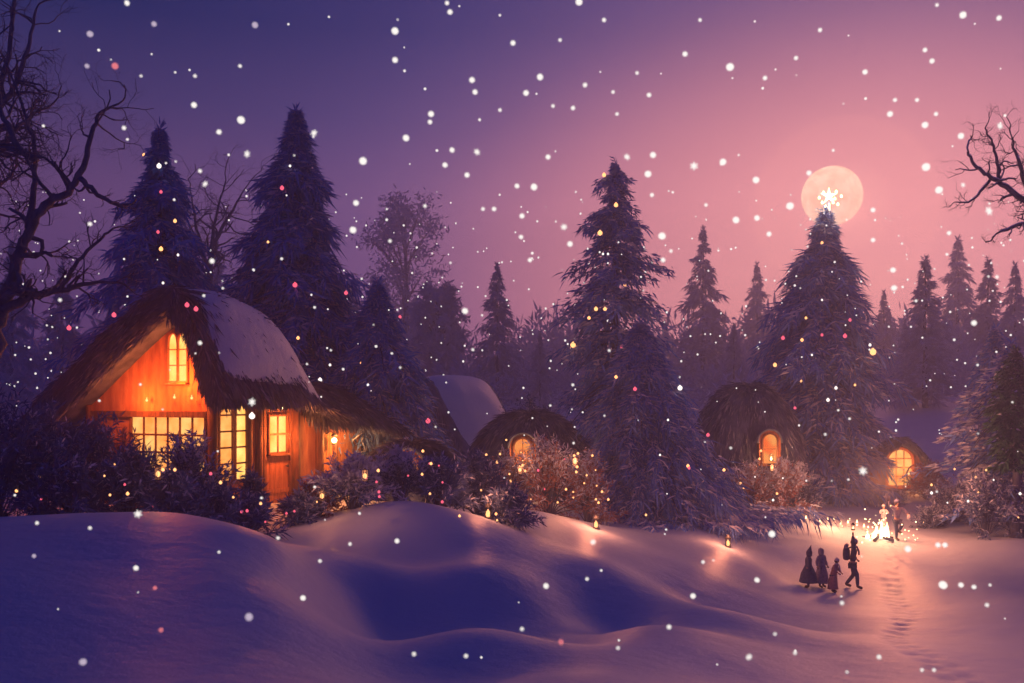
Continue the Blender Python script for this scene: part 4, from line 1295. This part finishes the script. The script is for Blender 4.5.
fx = at(879, 533, 33); fz_ = H(fx[0], 33)
cf = empty('campfire', (fx[0], 33, fz_), 'bright crackling campfire on the snow between the walkers and the dancing person', 'campfire')
rng = np.random.RandomState(61)
for k in range(5):
    a = k * 2 * PI / 5 + .3
    g = Geo(); tube(g, [[.55 * math.cos(a), .55 * math.sin(a), .03], [-.1 * math.cos(a), -.1 * math.sin(a), .16]], [.06, .05], 7); g.build('log', M['bark'], cf)
g = Geo()
for k in range(11):
    a = rng.uniform(0, 2 * PI); r = rng.uniform(.05, .4); h = rng.uniform(.2, .62) * (1.25 - r); cx, cy = r * math.cos(a), r * math.sin(a)
    pr = [(.02, 0), (.085, .12 * h), (.075, .4 * h), (.035, .75 * h), (.004, h)]
    lathe(g, pr, (cx, cy, .05), 7)
g.build('flame', M['flame'], cf)
g = Geo()
for k in range(90):
    a = rng.uniform(0, 2 * PI); r = abs(rng.normal(0, .75)); sphere(g, (r * math.cos(a), r * math.sin(a), abs(rng.normal(.1, .4)) + .02), rng.uniform(.01, .028), 5, 4)
tag(g.build('embers', M['flame'], cf), kind='stuff')
lamp('fire_light', (fx[0], 32.8, fz_ + 2.1), 820, (1, .31, .13), .6)

# candles along the snow
for k, px in enumerate((800, 806, 814, 820, 828, 834, 841, 848, 857, 864)):
    D = 34.3 + (k % 3) * .35
    x = (px - 512) / F * D; z = H(x, D)
    r = empty('snow_candle', (x, D, z), 'small lit candle jar in the row set on the snow beside the campfire', 'candle', group='candles in a row on the snow')
    g = Geo(); lathe(g, [(.06, 0), (.07, .02), (.07, .1), (.055, .12)], n=9); g.build('jar', M['silver'], r)
    g = Geo(); lathe(g, [(.015, 0), (.035, .04), (.02, .09), (.003, .14)], (0, 0, .10), 7); g.build('flame', M['flame'], r)
lamp('candle_light', at(830, 523, 34) + np.array([0, 0, .2]), 60, (1, .45, .2), .6)


# ------------------------------------------------------------------- people
def skin(name, J, E, Rd, mat, parent, sub=2, rootj=0):
    me = bpy.data.meshes.new(name)
    me.from_pydata([tuple(map(float, j)) for j in J], E, [])
    o = bpy.data.objects.new(name, me); COL.objects.link(o)
    mo = o.modifiers.new('skin', 'SKIN'); mo.use_smooth_shade = True; mo.branch_smoothing = .3
    for i, r in enumerate(Rd):
        sv = me.skin_vertices[0].data[i]; sv.radius = (r, r) if not isinstance(r, tuple) else r
        sv.use_root = (i == rootj)
    s = o.modifiers.new('sub', 'SUBSURF'); s.levels = sub; s.render_levels = sub
    dg = bpy.context.evaluated_depsgraph_get()
    m2 = bpy.data.meshes.new_from_object(o.evaluated_get(dg))
    bpy.data.objects.remove(o, do_unlink=True)
    m2.name = name; m2.materials.clear(); m2.materials.append(mat)
    for p_ in m2.polygons: p_.use_smooth = True
    o2 = bpy.data.objects.new(name, m2); COL.objects.link(o2); o2.parent = parent
    return o2


def person(px, py, D, ht, label, heading, legs, arms, coat, trousers='cloth_navy', lean=(0, 0), hat=None, skirt=None, hood=None, hatmat='cloth_navy', mitt='cloth_navy', scarf=None, z_add=0):
    """local frame: faces -y. legs: [(knee, ankle)] and arms: [(elbow, wrist)] in body units (height 1)"""
    x = (px - 512) / F * D; z = H(x, D) + z_add
    root = empty('person', (x, D, z), label, 'person', heading)
    s = ht
    lx, ly = lean
    pel = np.array([0, 0, .50]); sp = np.array([lx * .3, ly * .3, .60]); ch = np.array([lx * .7, ly * .7, .73]); nk = np.array([lx, ly, .835]); hd = np.array([lx * 1.1, ly * 1.15, .915]); tp_ = hd + np.array([0, 0, .045])
    J = [pel, sp, ch, nk, hd, tp_]; E = [(0, 1), (1, 2), (2, 3), (3, 4), (4, 5)]; Rd = [(.068, .055), (.062, .048), (.082, .055), .028, (.050, .058), (.042, .048)]
    nose = hd + np.array([0, -.068, -.008]); J.append(nose); E.append((4, 6)); Rd.append(.009)
    A_, L_ = [], []
    for sd_, (el, wr) in zip((-1, 1), arms):
        sh = ch + np.array([sd_ * .10, 0, .065]); el = np.array(el, float); wr = np.array(wr, float)
        hnd = wr + unit(wr - el) * .055
        i = len(J); J += [sh, el, wr, hnd]; E += [(2, i), (i, i + 1), (i + 1, i + 2), (i + 2, i + 3)]; Rd += [.036, .026, .018, .020]
        A_.append((sh, el, wr, hnd))
    for sd_, (kn, an) in zip((-1, 1), legs):
        hp = pel + np.array([sd_ * .05, 0, -.035]); kn = np.array(kn, float); an = np.array(an, float)
        toe = an + np.array([0, -.09, -.022])
        i = len(J); J += [hp, kn, an, toe]; E += [(0, i), (i, i + 1), (i + 1, i + 2), (i + 2, i + 3)]; Rd += [.050, .034, .024, .020]
        L_.append((hp, kn, an, toe))
    sc_ = lambda rr: [tuple(q * s for q in r) if isinstance(r, tuple) else r * s for r in rr]
    skin('body', [j * s for j in J], E, sc_(Rd), M['skin'], root)
    g = Geo()
    for q in (-1, 1): sphere(g, (hd + np.array([q * .018, -.055, .008])) * s, .006 * s, 6, 5)
    g.build('eyes', M['hair'], root)
    # jacket
    Jc = [pel + np.array([0, 0, .02]), sp, ch, nk - np.array([0, 0, .015])]; Ec = [(0, 1), (1, 2), (2, 3)]; Rc = [(.082, .072), (.076, .064), (.092, .068), .042]
    for (sh, el, wr, hnd) in A_:
        i = len(Jc); Jc += [sh, el, wr - unit(wr - el) * .01]; Ec += [(2, i), (i, i + 1), (i + 1, i + 2)]; Rc += [.046, .038, .030]
    skin('jacket', [j * s for j in Jc], Ec, sc_(Rc), M[coat], root)
    Jt = [pel - np.array([0, 0, .005])]; Et = []; Rt = [(.080, .070)]
    for (hp, kn, an, toe) in L_:
        i = len(Jt); Jt += [hp, kn, an + np.array([0, 0, .02])]; Et += [(0, i), (i, i + 1), (i + 1, i + 2)]; Rt += [.058, .044, .034]
    skin('trousers', [j * s for j in Jt], Et, sc_(Rt), M[trousers], root)
    for (hp, kn, an, toe) in L_:
        skin('boot', [(an + np.array([0, .01, .05])) * s, an * s, (toe + np.array([0, -.01, 0])) * s], [(0, 1), (1, 2)], [.034 * s, .034 * s, .028 * s], M['cloth_brown'], root, 1)
    for (sh, el, wr, hnd) in A_:
        d = unit(hnd - wr)
        th = np.cross(d, np.array([0, 1.0, 0])); th = unit(th) if np.linalg.norm(th) > .1 else np.array([1.0, 0, 0])
        skin('mitten', [(wr - d * .01) * s, (wr + d * .03) * s, (wr + d * .075) * s, (wr + d * .04 + th * .03) * s], [(0, 1), (1, 2), (1, 3)], [.022 * s, .027 * s, .02 * s, .012 * s], M[mitt], root, 1, 1)
    if skirt:
        g = Geo(); r0, zb = skirt
        V0 = len(g.V)
        lathe(g, [(r0, zb), (r0 * .98, zb + .03), (r0 * .82, (zb + .6) / 2), (.085, .60), (.088, .74), (.05, .82)], n=20, fold=.06)
        v = g.V[0]; t = np.clip((v[:, 2] - .5) / .34, 0, 1)
        v[:, 0] += lx * t; v[:, 1] += ly * t; v *= s
        g.build('cloak', M[coat], root)
    if hood:
        g = Geo(); lathe(g, [(.060, -.09), (.070, -.03), (.072, .02), (.055, .06), (.025, .06 + hood * .5), (.004, .06 + hood)], n=14, sq=(1, 1.1))
        v = g.V[0]; v[:, 1] += .018 + .3 * np.maximum(v[:, 2] - .05, 0); v += hd; v *= s
        g.build('hood', M[hatmat], root)
    elif hat:
        g = Geo(); lathe(g, [(.062, .012), (.066, .03), (.06, .055), (.04, .078), (.006, .086)], n=14, sq=(1, 1.1)); sphere(g, (0, 0, .095), .016, 8, 6)
        v = np.concatenate(g.V) if False else None
        for v in g.V: v += hd; v *= s
        g.build('woolly_hat', M[hatmat], root)
    # hair
    g = Geo(); sphere(g, hd + np.array([0, .014, .006]), .060, 12, 8, 0, (1, 1.05, 1.08))
    v = g.V[0]
    front = (v[:, 1] < hd[1] - .022) & (v[:, 2] < hd[2] + .035)
    v[front, 1] = hd[1] - .02
    v *= s
    g.build('hair', M['hair'], root)
    if scarf:
        g = Geo(); a_ = np.linspace(0, 2 * PI, 13)
        tube(g, (np.stack([.045 * np.cos(a_), .045 * np.sin(a_), np.zeros(13)], 1) + nk + np.array([0, 0, .0])) * s, .02 * s, 6, cap=False)
        tube(g, (np.array([[.02, -.05, 0], [.035, -.085, -.08], [.03, -.09, -.17]]) + nk) * s, .018 * s, 6)
        g.build('scarf', M[scarf], root)
    return root


ST = ([(-.055, -.01, .27), (-.06, 0, .045)], [(.055, -.01, .27), (.06, 0, .045)])
HA = ((-.15, .02, .66), (-.17, -.03, .54)), ((.15, .02, .66), (.17, -.03, .54))
person(808.5, 588, 27.2, 1.10, 'child in a dark cloak with a pointed hood, standing in the group of three', -1.9, ST, HA, 'cloth_navy', hood=.15, skirt=(.23, .15), hatmat='cloth_navy')
person(821.5, 588, 27.5, 1.14, 'child in a greyish hooded cloak, middle of the group of three', .5, ST, HA, 'cloth_mauve', hood=.03, skirt=(.18, .12), hatmat='cloth_mauve')
person(833, 588, 27.0, .98, 'small child in a rosy coat bending forward beside the two cloaked children', .9,
       ST, (((-.13, -.10, .66), (-.10, -.20, .58)), ((.13, -.10, .66), (.10, -.20, .58))), 'cloth_rose', lean=(0, -.10), hat=True, skirt=(.15, .10), hatmat='cloth_pale', scarf='cloth_pale')
wk = ([(-.05, -.09, .29), (-.055, -.10, .05)], [(.05, -.02, .27), (.055, .12, .06)])
p4 = person(852.5, 588, 27.6, 1.46, 'walker in dark clothes with one arm raised high, apart from the group of three', 1.15, wk,
            (((-.17, -.02, .93), (-.14, -.02, 1.08)), ((.17, .02, .66), (.20, -.07, .55))), 'cloth_navy', hat=True, hatmat='cloth_pale', scarf='cloth_mauve', lean=(0, -.03))
# backpack of the walker
bpk = empty('backpack', tuple(p4.location), 'bulky dark backpack on the back of the walking person', 'backpack', 1.15)
s = 1.46
g = Geo(); lathe(g, [(.05, 0), (.085, .02), (.095, .10), (.09, .20), (.06, .255), (.02, .265)], (0, 0, 0), 16, sq=(1.05, .75)); g.V[0][:] = (g.V[0] + np.array([0, .115, .56])) * s; g.build('pack', M['cloth_navy'], bpk)
g = Geo(); tube(g, np.array([[-.11, .115, .84], [.11, .115, .84]]) * s, .04 * s, 10); g.build('bedroll', M['cloth_mauve'], bpk)
for q in (-1, 1):
    g = Geo(); tube(g, np.array([[q * .06, .08, .80], [q * .065, 0, .825], [q * .065, -.085, .76], [q * .075, -.06, .66], [q * .07, .06, .60]]) * s, .010 * s, 5); g.build('strap', M['cloth_brown'], bpk)
# lantern in the raised hand
hl = empty('hand_lantern', tuple(p4.location), 'small dark lantern held up in the raised hand of the walker', 'lantern', 1.15)
hp_ = np.array([-.135, -.02, 1.19]) * 1.46
g = Geo(); lathe(g, [(.05, -.02), (.055, 0), (.055, .015)], hp_, 8); lathe(g, [(.06, .14), (.03, .18), (.01, .2)], hp_, 8)
for q in range(4): box(g, hp_ + np.array([.045 * math.cos(q * PI / 2), .045 * math.sin(q * PI / 2), .08]), (.01, .01, .13))
lf_ = g.build('lantern_frame', M['iron'], hl)
g = Geo(); lathe(g, [(.015, .015), (.03, .05), (.004, .1)], hp_, 6); g.build('flame', M['flame'], hl)

p5 = person(897, 541, 32.8, 1.42, 'dancing person in a mauve top with arms flung up beside the campfire', .35,
            ([(-.03, -.01, .28), (-.015, 0, .045)], [(.05, -.13, .40), (.03, -.03, .22)]),
            (((-.20, 0, .84), (-.27, -.03, .99)), ((.20, -.02, .74), (.24, -.09, .64))), 'cloth_mauve', 'cloth_navy', hat=True, hatmat='cloth_navy')
person(883.5, 528, 34.3, 1.0, 'small pale clad child standing right behind the campfire', .1, ST, (((-.15, -.06, .68), (-.13, -.16, .72)), ((.15, -.06, .68), (.13, -.16, .72))), 'cloth_pale', hat=True, hatmat='cloth_pale', skirt=(.13, .14))
s = 1.42
bx = empty('cloth_bag', tuple(p5.location), 'pale round bag held out by the dancing person', 'bag', .35)
g = Geo(); lathe(g, [(.03, -.2), (.075, -.17), (.085, -.1), (.05, -.03), (.03, 0)], np.array([.25, -.13, .64]) * s, 12); g.build('sack', M['cloth_pale'], bx)
g = Geo(); tube(g, np.array([[.235, -.13, .63], [.25, -.14, .68], [.265, -.13, .63]]) * s, .012, 5); g.build('cord', M['cloth_brown'], bx)
sw = empty('cloth_pennant', tuple(p5.location), 'dark star shaped cloth waved in the raised hand of the dancing person', 'cloth', .35)
g = Geo(); V = []
for i in range(10):
    a = PI / 2 + i * PI / 5; r = .19 if i % 2 == 0 else .10
    V.append([-.33 * s + r * math.cos(a), -.04 * s + .03 * math.sin(i), 1.05 * s + r * math.sin(a)])
V += [[-.33 * s, -.04 * s - .03, 1.05 * s], [-.33 * s, -.04 * s + .03, 1.05 * s]]
g.add(V, [(i, (i + 1) % 10, 10) for i in range(10)] + [((i + 1) % 10, i, 11) for i in range(10)]); g.build('cloth', M['cloth_navy'], sw)

# ------------------------------------------------------------ fairy lights
bulb_src = {}
for nm in ('bulb_warm', 'bulb_pink', 'bulb_white', 'bulb_green'):
    g = Geo(); sphere(g, (0, 0, 0), 1.0, 8, 6); lathe(g, [(.3, .85), (.3, 1.15), (.28, 1.2)], n=6)
    o = g.build('fairy_light', M[nm]); bulb_src[nm] = o
used = set()


def bulb(kind, p, r, label, group, cat='fairy light'):
    src = bulb_src[kind]
    if kind in used: o = src.copy(); COL.objects.link(o)
    else: o = src; used.add(kind)
    o.location = [float(v) for v in p]; o.scale = (r, r, r)
    tag(o, label, cat, group)
    return o


rng = np.random.RandomState(91)
CN = {'bulb_warm': 'amber', 'bulb_pink': 'pink', 'bulb_white': 'white', 'bulb_green': 'green'}


def on_tree(key, lst, where):
    root, f, zg = TREES[key]
    bx_, by_ = root.location[0], root.location[1]
    for (px, py, k, r) in lst:
        D0 = by_
        zz = EYE - (py - YH) / F * D0; xx = (px - 512) / F * D0 - bx_
        Rm = max(float(f(zz, np.array([0.0]))), float(f(zz, np.array([PI])))); rr = float(f(zz, np.array([-PI / 2])))
        dy = rr * math.sqrt(max(0, 1 - min(1, abs(xx) / (Rm + 1e-3)) ** 2)) + .25
        Dn = by_ - dy
        bulb(k, at(px, py, Dn), .82 * r / F * Dn, '%s fairy light glowing among the boughs of %s' % (CN[k], where), '%s fairy lights on %s' % (CN[k], where))


W_, P_, X_ = 'bulb_warm', 'bulb_pink', 'bulb_white'
on_tree('t1', [(159, 166, X_, 3), (161, 192, P_, 2), (175, 221, W_, 2.2), (161, 249, W_, 2.6), (158, 232, P_, 2), (178, 255, X_, 1.6), (163, 283, X_, 1.6), (144, 155, W_, 2)], 'the spruce behind the cabin')
on_tree('t2', [(282, 188, P_, 2.6), (268, 242, W_, 1.5), (295, 285, P_, 3), (290, 166, X_, 1.5), (346, 293, P_, 2.4), (298, 338, W_, 2), (320, 380, X_, 2.6), (345, 400, X_, 2), (330, 365, X_, 1.6), (368, 385, X_, 1.6), (402, 380, X_, 1.6), (382, 378, X_, 1.4), (428, 421, P_, 3), (361, 363, W_, 1.4), (400, 317, P_, 2), (380, 415, W_, 2)], 'the tallest spruce')
on_tree('t3', [(604, 175, W_, 2.4), (616, 205, W_, 2.6), (600, 233, W_, 3), (603, 254, X_, 1.4), (608, 254, X_, 1.4), (625, 285, W_, 1.8), (596, 309, W_, 2.4), (605, 309, W_, 2.2), (608, 321, X_, 1.4), (645, 330, P_, 2.4), (589, 318, W_, 2), (573, 345, W_, 3.2), (622, 347, P_, 2.2), (640, 372, X_, 1.6)], 'the slim middle spruce')
on_tree('t3b', [(680, 388, X_, 3), (616, 377, W_, 2), (635, 389, P_, 2.4), (689, 468, P_, 1.8), (688, 466, W_, 2), (668, 420, X_, 1.4), (646, 515, W_, 1.4), (708, 435, P_, 2.2), (660, 455, X_, 1.3), (724, 470, W_, 1.8)], 'the low weeping spruce')
on_tree('t4', [(822, 243, W_, 1.8), (806, 318, W_, 1.6), (783, 338, P_, 2.4), (802, 340, W_, 2), (822, 335, P_, 1.8), (845, 336, P_, 2.6), (850, 320, P_, 2), (775, 365, W_, 2.4), (870, 345, X_, 1.8), (836, 388, X_, 2), (828, 400, X_, 2.2), (758, 348, X_, 1.6), (795, 408, P_, 1.8), (873, 352, W_, 4), (801, 381, W_, 1.6), (822, 300, X_, 1.3), (812, 355, X_, 1.3), (855, 385, W_, 1.5)], 'the starlit spruce')
for (px, py, D, k, r, lab) in [
    (240, 310, 25.8, 'bulb_green', 4.2, 'green oval bauble lying on the snow of the cabin roof'),
    (252, 416, 24.6, 'bulb_white', 3.2, 'white lantern bulb on the dark post between the cabin windows'),
]:
    bulb(k, at(px, py, D), r / F * D, lab, None, 'bauble')
for (px, py, D) in [(114, 315, 23.6), (69, 328, 23.6), (187, 305, 23.2), (196, 309, 23.4), (242, 325, 25.8), (254, 362, 26.2), (219, 332, 24.6), (272, 330, 27)]:
    bulb('bulb_pink', at(px, py, D), 2.4 / F * D, 'pink fairy light on the roof of the thatched cabin', 'pink fairy lights on the cabin roof')
lamp('bulb_glow', at(571, 345, 34.5), 35, (1, .36, .12), .1)
lamp('bulb_glow', at(874, 352, 41.0), 30, (1, .30, .10), .1)
# berries and lights in the shrubs by the cabin
for i in range(42):
    px = rng.uniform(20, 500); D = rng.uniform(18.2, 19.4) if px < 270 else rng.uniform(20.4, 21.3); x = (px - 512) / F * D
    z = H(x, D) + rng.uniform(.15, 1.25)
    k = 'bulb_warm' if rng.uniform() < .6 else 'bulb_pink'
    bulb(k, (x, D - .3, z), rng.uniform(.018, .034), '%s fairy light strung through the shrubs in front of the cabin' % CN[k], '%s lights in the shrubs' % CN[k])
for i in range(34):
    px = rng.uniform(478, 612); D = rng.uniform(27.5, 28.8); x = (px - 512) / F * D
    k = 'bulb_warm' if rng.uniform() < .7 else 'bulb_pink'
    bulb(k, (x, D, H(x, D) + rng.uniform(.25, 2.1)), rng.uniform(.022, .045), '%s fairy light in the rosy brush below the domed hut' % CN[k], '%s lights in the rosy brush' % CN[k])
for i in range(46):
    px = rng.uniform(735, 1020); D = rng.uniform(31.2, 34) if px > 900 else rng.uniform(33, 39); x = (px - 512) / F * D
    if 800 < px < 900: continue
    z = H(x, D) + rng.uniform(.3, 2.6)
    k = 'bulb_warm' if rng.uniform() < .5 else 'bulb_white'
    bulb(k, (x, D - .3, z), rng.uniform(.025, .05), '%s fairy light among the bushes on either side of the path' % CN[k], '%s lights by the path' % CN[k])

# --------------------------------------------------------------- snowflakes
FL = [(127, 3, 3), (90, 34, 3.6, 's'), (115, 66, 3.8, 'p'), (87, 66, 2.6, 's'), (154, 24, 3, 's'), (141, 76, 1.5), (195, 76, 2), (240, 66, 2), (255, 25, 3.6, 's'), (194, 105, 3.3), (241, 120, 4.5), (219, 132, 3),
      (124, 128, 2.4), (247, 154, 5, 'x'), (205, 184, 4.5, 'x'), (200, 171, 2.2), (212, 261, 3), (90, 224, 2.4), (314, 133, 5, 'x'), (395, 31, 4.2), (395, 60, 3.4), (450, 12, 3), (513, 43, 3), (472, 80, 3.3), (540, 77, 3.8),
      (526, 93, 3.3), (475, 92, 3), (579, 2, 4), (730, 67, 4.6), (685, 54, 3), (649, 95, 2.6), (585, 85, 2.6), (613, 92, 2), (637, 73, 2), (765, 78, 2.6), (796, 58, 2.4), (865, 72, 3), (925, 50, 2.6), (932, 61, 3), (895, 100, 2.3),
      (917, 100, 2.3), (925, 125, 3.8), (963, 15, 4), (999, 18, 3), (937, 5, 2), (431, 114, 3.5), (500, 110, 2), (553, 106, 2), (573, 108, 2.5), (617, 114, 2), (363, 161, 4.5), (406, 138, 3.8), (430, 122, 2.6), (452, 150, 3),
      (477, 152, 5, 'x'), (445, 165, 3), (467, 175, 3), (517, 186, 2.8), (534, 187, 4), (494, 209, 2.6), (483, 209, 2.2), (522, 216, 3), (521, 237, 2.6), (530, 260, 2.6), (465, 311, 3.6), (353, 230, 4), (356, 203, 3.4), (425, 206, 2),
      (390, 241, 2), (723, 162, 4), (756, 180, 4), (790, 206, 4.5), (736, 220, 4), (757, 218, 3.3), (809, 173, 3), (873, 210, 2.8), (694, 166, 6, 'x'), (893, 270, 3.2), (769, 234, 3), (548, 157, 3), (653, 155, 3.6), (648, 174, 4),
      (652, 195, 2.4), (662, 236, 4.3), (570, 244, 3.3), (564, 227, 5, 'x'), (706, 205, 2), (627, 157, 5, 'x'), (663, 260, 2.8), (671, 251, 2), (890, 114, 3.4), (936, 114, 2.4), (961, 136, 3.6), (926, 167, 4.8), (939, 190, 4.4),
      (873, 240, 2.6), (989, 211, 6.5, 'x'), (1000, 126, 5, 'x'), (894, 288, 3.4), (949, 233, 2.5), (963, 185, 3.5, 'x'), (974, 323, 3.2), (997, 277, 2), (37, 523, 2), (90, 528, 2), (138, 514, 5.5, 'x'), (34, 556, 2.3, 's'),
      (136, 568, 3), (155, 588, 2.3, 'p'), (161, 630, 2.6, 'p'), (83, 662, 4, 's'), (219, 552, 1.6), (303, 598, 3.2), (249, 617, 4.5, 's'), (350, 544, 2), (397, 541, 2.8), (414, 654, 2.3), (466, 656, 2.3), (278, 538, 2), (320, 561, 2),
      (943, 585, 4.8), (961, 585, 3), (974, 587, 2.6), (990, 585, 1.6), (987, 605, 2.2), (908, 549, 3.8), (938, 545, 3), (945, 545, 3), (772, 534, 4), (757, 580, 3), (693, 596, 3.2), (749, 657, 5, 'x'), (879, 657, 2.6), (795, 653, 2),
      (922, 670, 2), (934, 670, 2), (847, 672, 1.6), (669, 627, 2.6), (618, 648, 2), (546, 586, 3.3), (587, 579, 2), (561, 642, 3, 'p'), (522, 629, 2.2), (775, 634, 1.8), (842, 603, 2.3), (703, 562, 2), (593, 542, 4.5, 'x'),
      (252, 402, 5.5, 'x'), (863, 471, 6, 'x'), (200, 343, 2.4), (60, 300, 2), (447, 3, 2.4), (604, 20, 2.4), (820, 30, 2.4), (700, 20, 2), (560, 40, 2)]
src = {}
for k, m in (('o', 'glow_flake'), ('s', 'glow_flake_soft'), ('p', 'glow_flake_pink')):
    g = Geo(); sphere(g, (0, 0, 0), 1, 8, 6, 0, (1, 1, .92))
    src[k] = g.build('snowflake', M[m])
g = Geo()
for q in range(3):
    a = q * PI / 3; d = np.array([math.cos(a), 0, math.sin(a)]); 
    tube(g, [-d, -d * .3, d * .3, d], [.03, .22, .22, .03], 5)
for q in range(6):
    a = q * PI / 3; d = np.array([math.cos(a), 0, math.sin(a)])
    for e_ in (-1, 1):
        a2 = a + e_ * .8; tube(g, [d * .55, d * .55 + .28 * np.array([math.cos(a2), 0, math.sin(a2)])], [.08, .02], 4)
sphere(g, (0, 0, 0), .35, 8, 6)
src['x'] = g.build('snowflake', M['glow_flake'])
usedf = set()
LB = {'o': ('round white self-glowing snowflake drifting down through the evening air', 'round white snowflakes falling'), 's': ('large dim violet self-glowing snowflake drifting past close by', 'dim violet snowflakes falling'),
      'p': ('small rosy self-glowing snowflake drifting down', 'rosy snowflakes falling'), 'x': ('six armed self-glowing snowflake drifting down', 'self-glowing six armed snowflakes falling')}


def glow_flake(px, py, r, k='o', D=None):
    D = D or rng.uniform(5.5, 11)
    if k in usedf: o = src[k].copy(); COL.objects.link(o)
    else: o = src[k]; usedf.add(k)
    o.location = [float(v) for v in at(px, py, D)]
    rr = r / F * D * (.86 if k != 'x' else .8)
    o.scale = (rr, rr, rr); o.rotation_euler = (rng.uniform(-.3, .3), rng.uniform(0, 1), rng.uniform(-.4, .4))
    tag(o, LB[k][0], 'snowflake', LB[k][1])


for f_ in FL: glow_flake(f_[0], f_[1], f_[2], f_[3] if len(f_) > 3 else 'o', 8.0 if f_[1] < 600 else 6.5)
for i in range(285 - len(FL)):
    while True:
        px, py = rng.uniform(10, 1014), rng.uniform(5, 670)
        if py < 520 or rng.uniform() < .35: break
    glow_flake(px, py, rng.uniform(.8, 1.7), 'o', rng.uniform(9, 13))
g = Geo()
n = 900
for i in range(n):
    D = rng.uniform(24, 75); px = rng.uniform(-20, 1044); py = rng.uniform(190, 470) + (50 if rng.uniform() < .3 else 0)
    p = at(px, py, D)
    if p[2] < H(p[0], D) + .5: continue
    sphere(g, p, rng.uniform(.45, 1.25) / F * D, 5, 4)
tag(g.build('far_snowfall', M['glow_flake']), 'fine self-glowing snow falling far off among the trees', None, kind='stuff')

for c_, t_ in proto:
    for o in (c_, t_): bpy.data.objects.remove(o, do_unlink=True)

import os
if os.environ.get('DBG'):
    for c in CP:
        p = at(*c); zz = H(p[0], p[1]); print('CP', c, round(YH + (EYE - zz) / c[2] * F), flush=True)
# ------------------------------------------------------------------- render
sc.view_settings.view_transform = 'Standard'; sc.view_settings.look = 'None'
sc.view_settings.exposure = 0.12; sc.view_settings.gamma = 1; sc.view_settings.use_curve_mapping = False
cy_ = sc.cycles
cy_.use_denoising = True
cy_.max_bounces = 6; cy_.diffuse_bounces = 3; cy_.glossy_bounces = 2; cy_.transmission_bounces = 2; cy_.volume_bounces = 1
cy_.sample_clamp_indirect = 2.0; cy_.sample_clamp_direct = 0
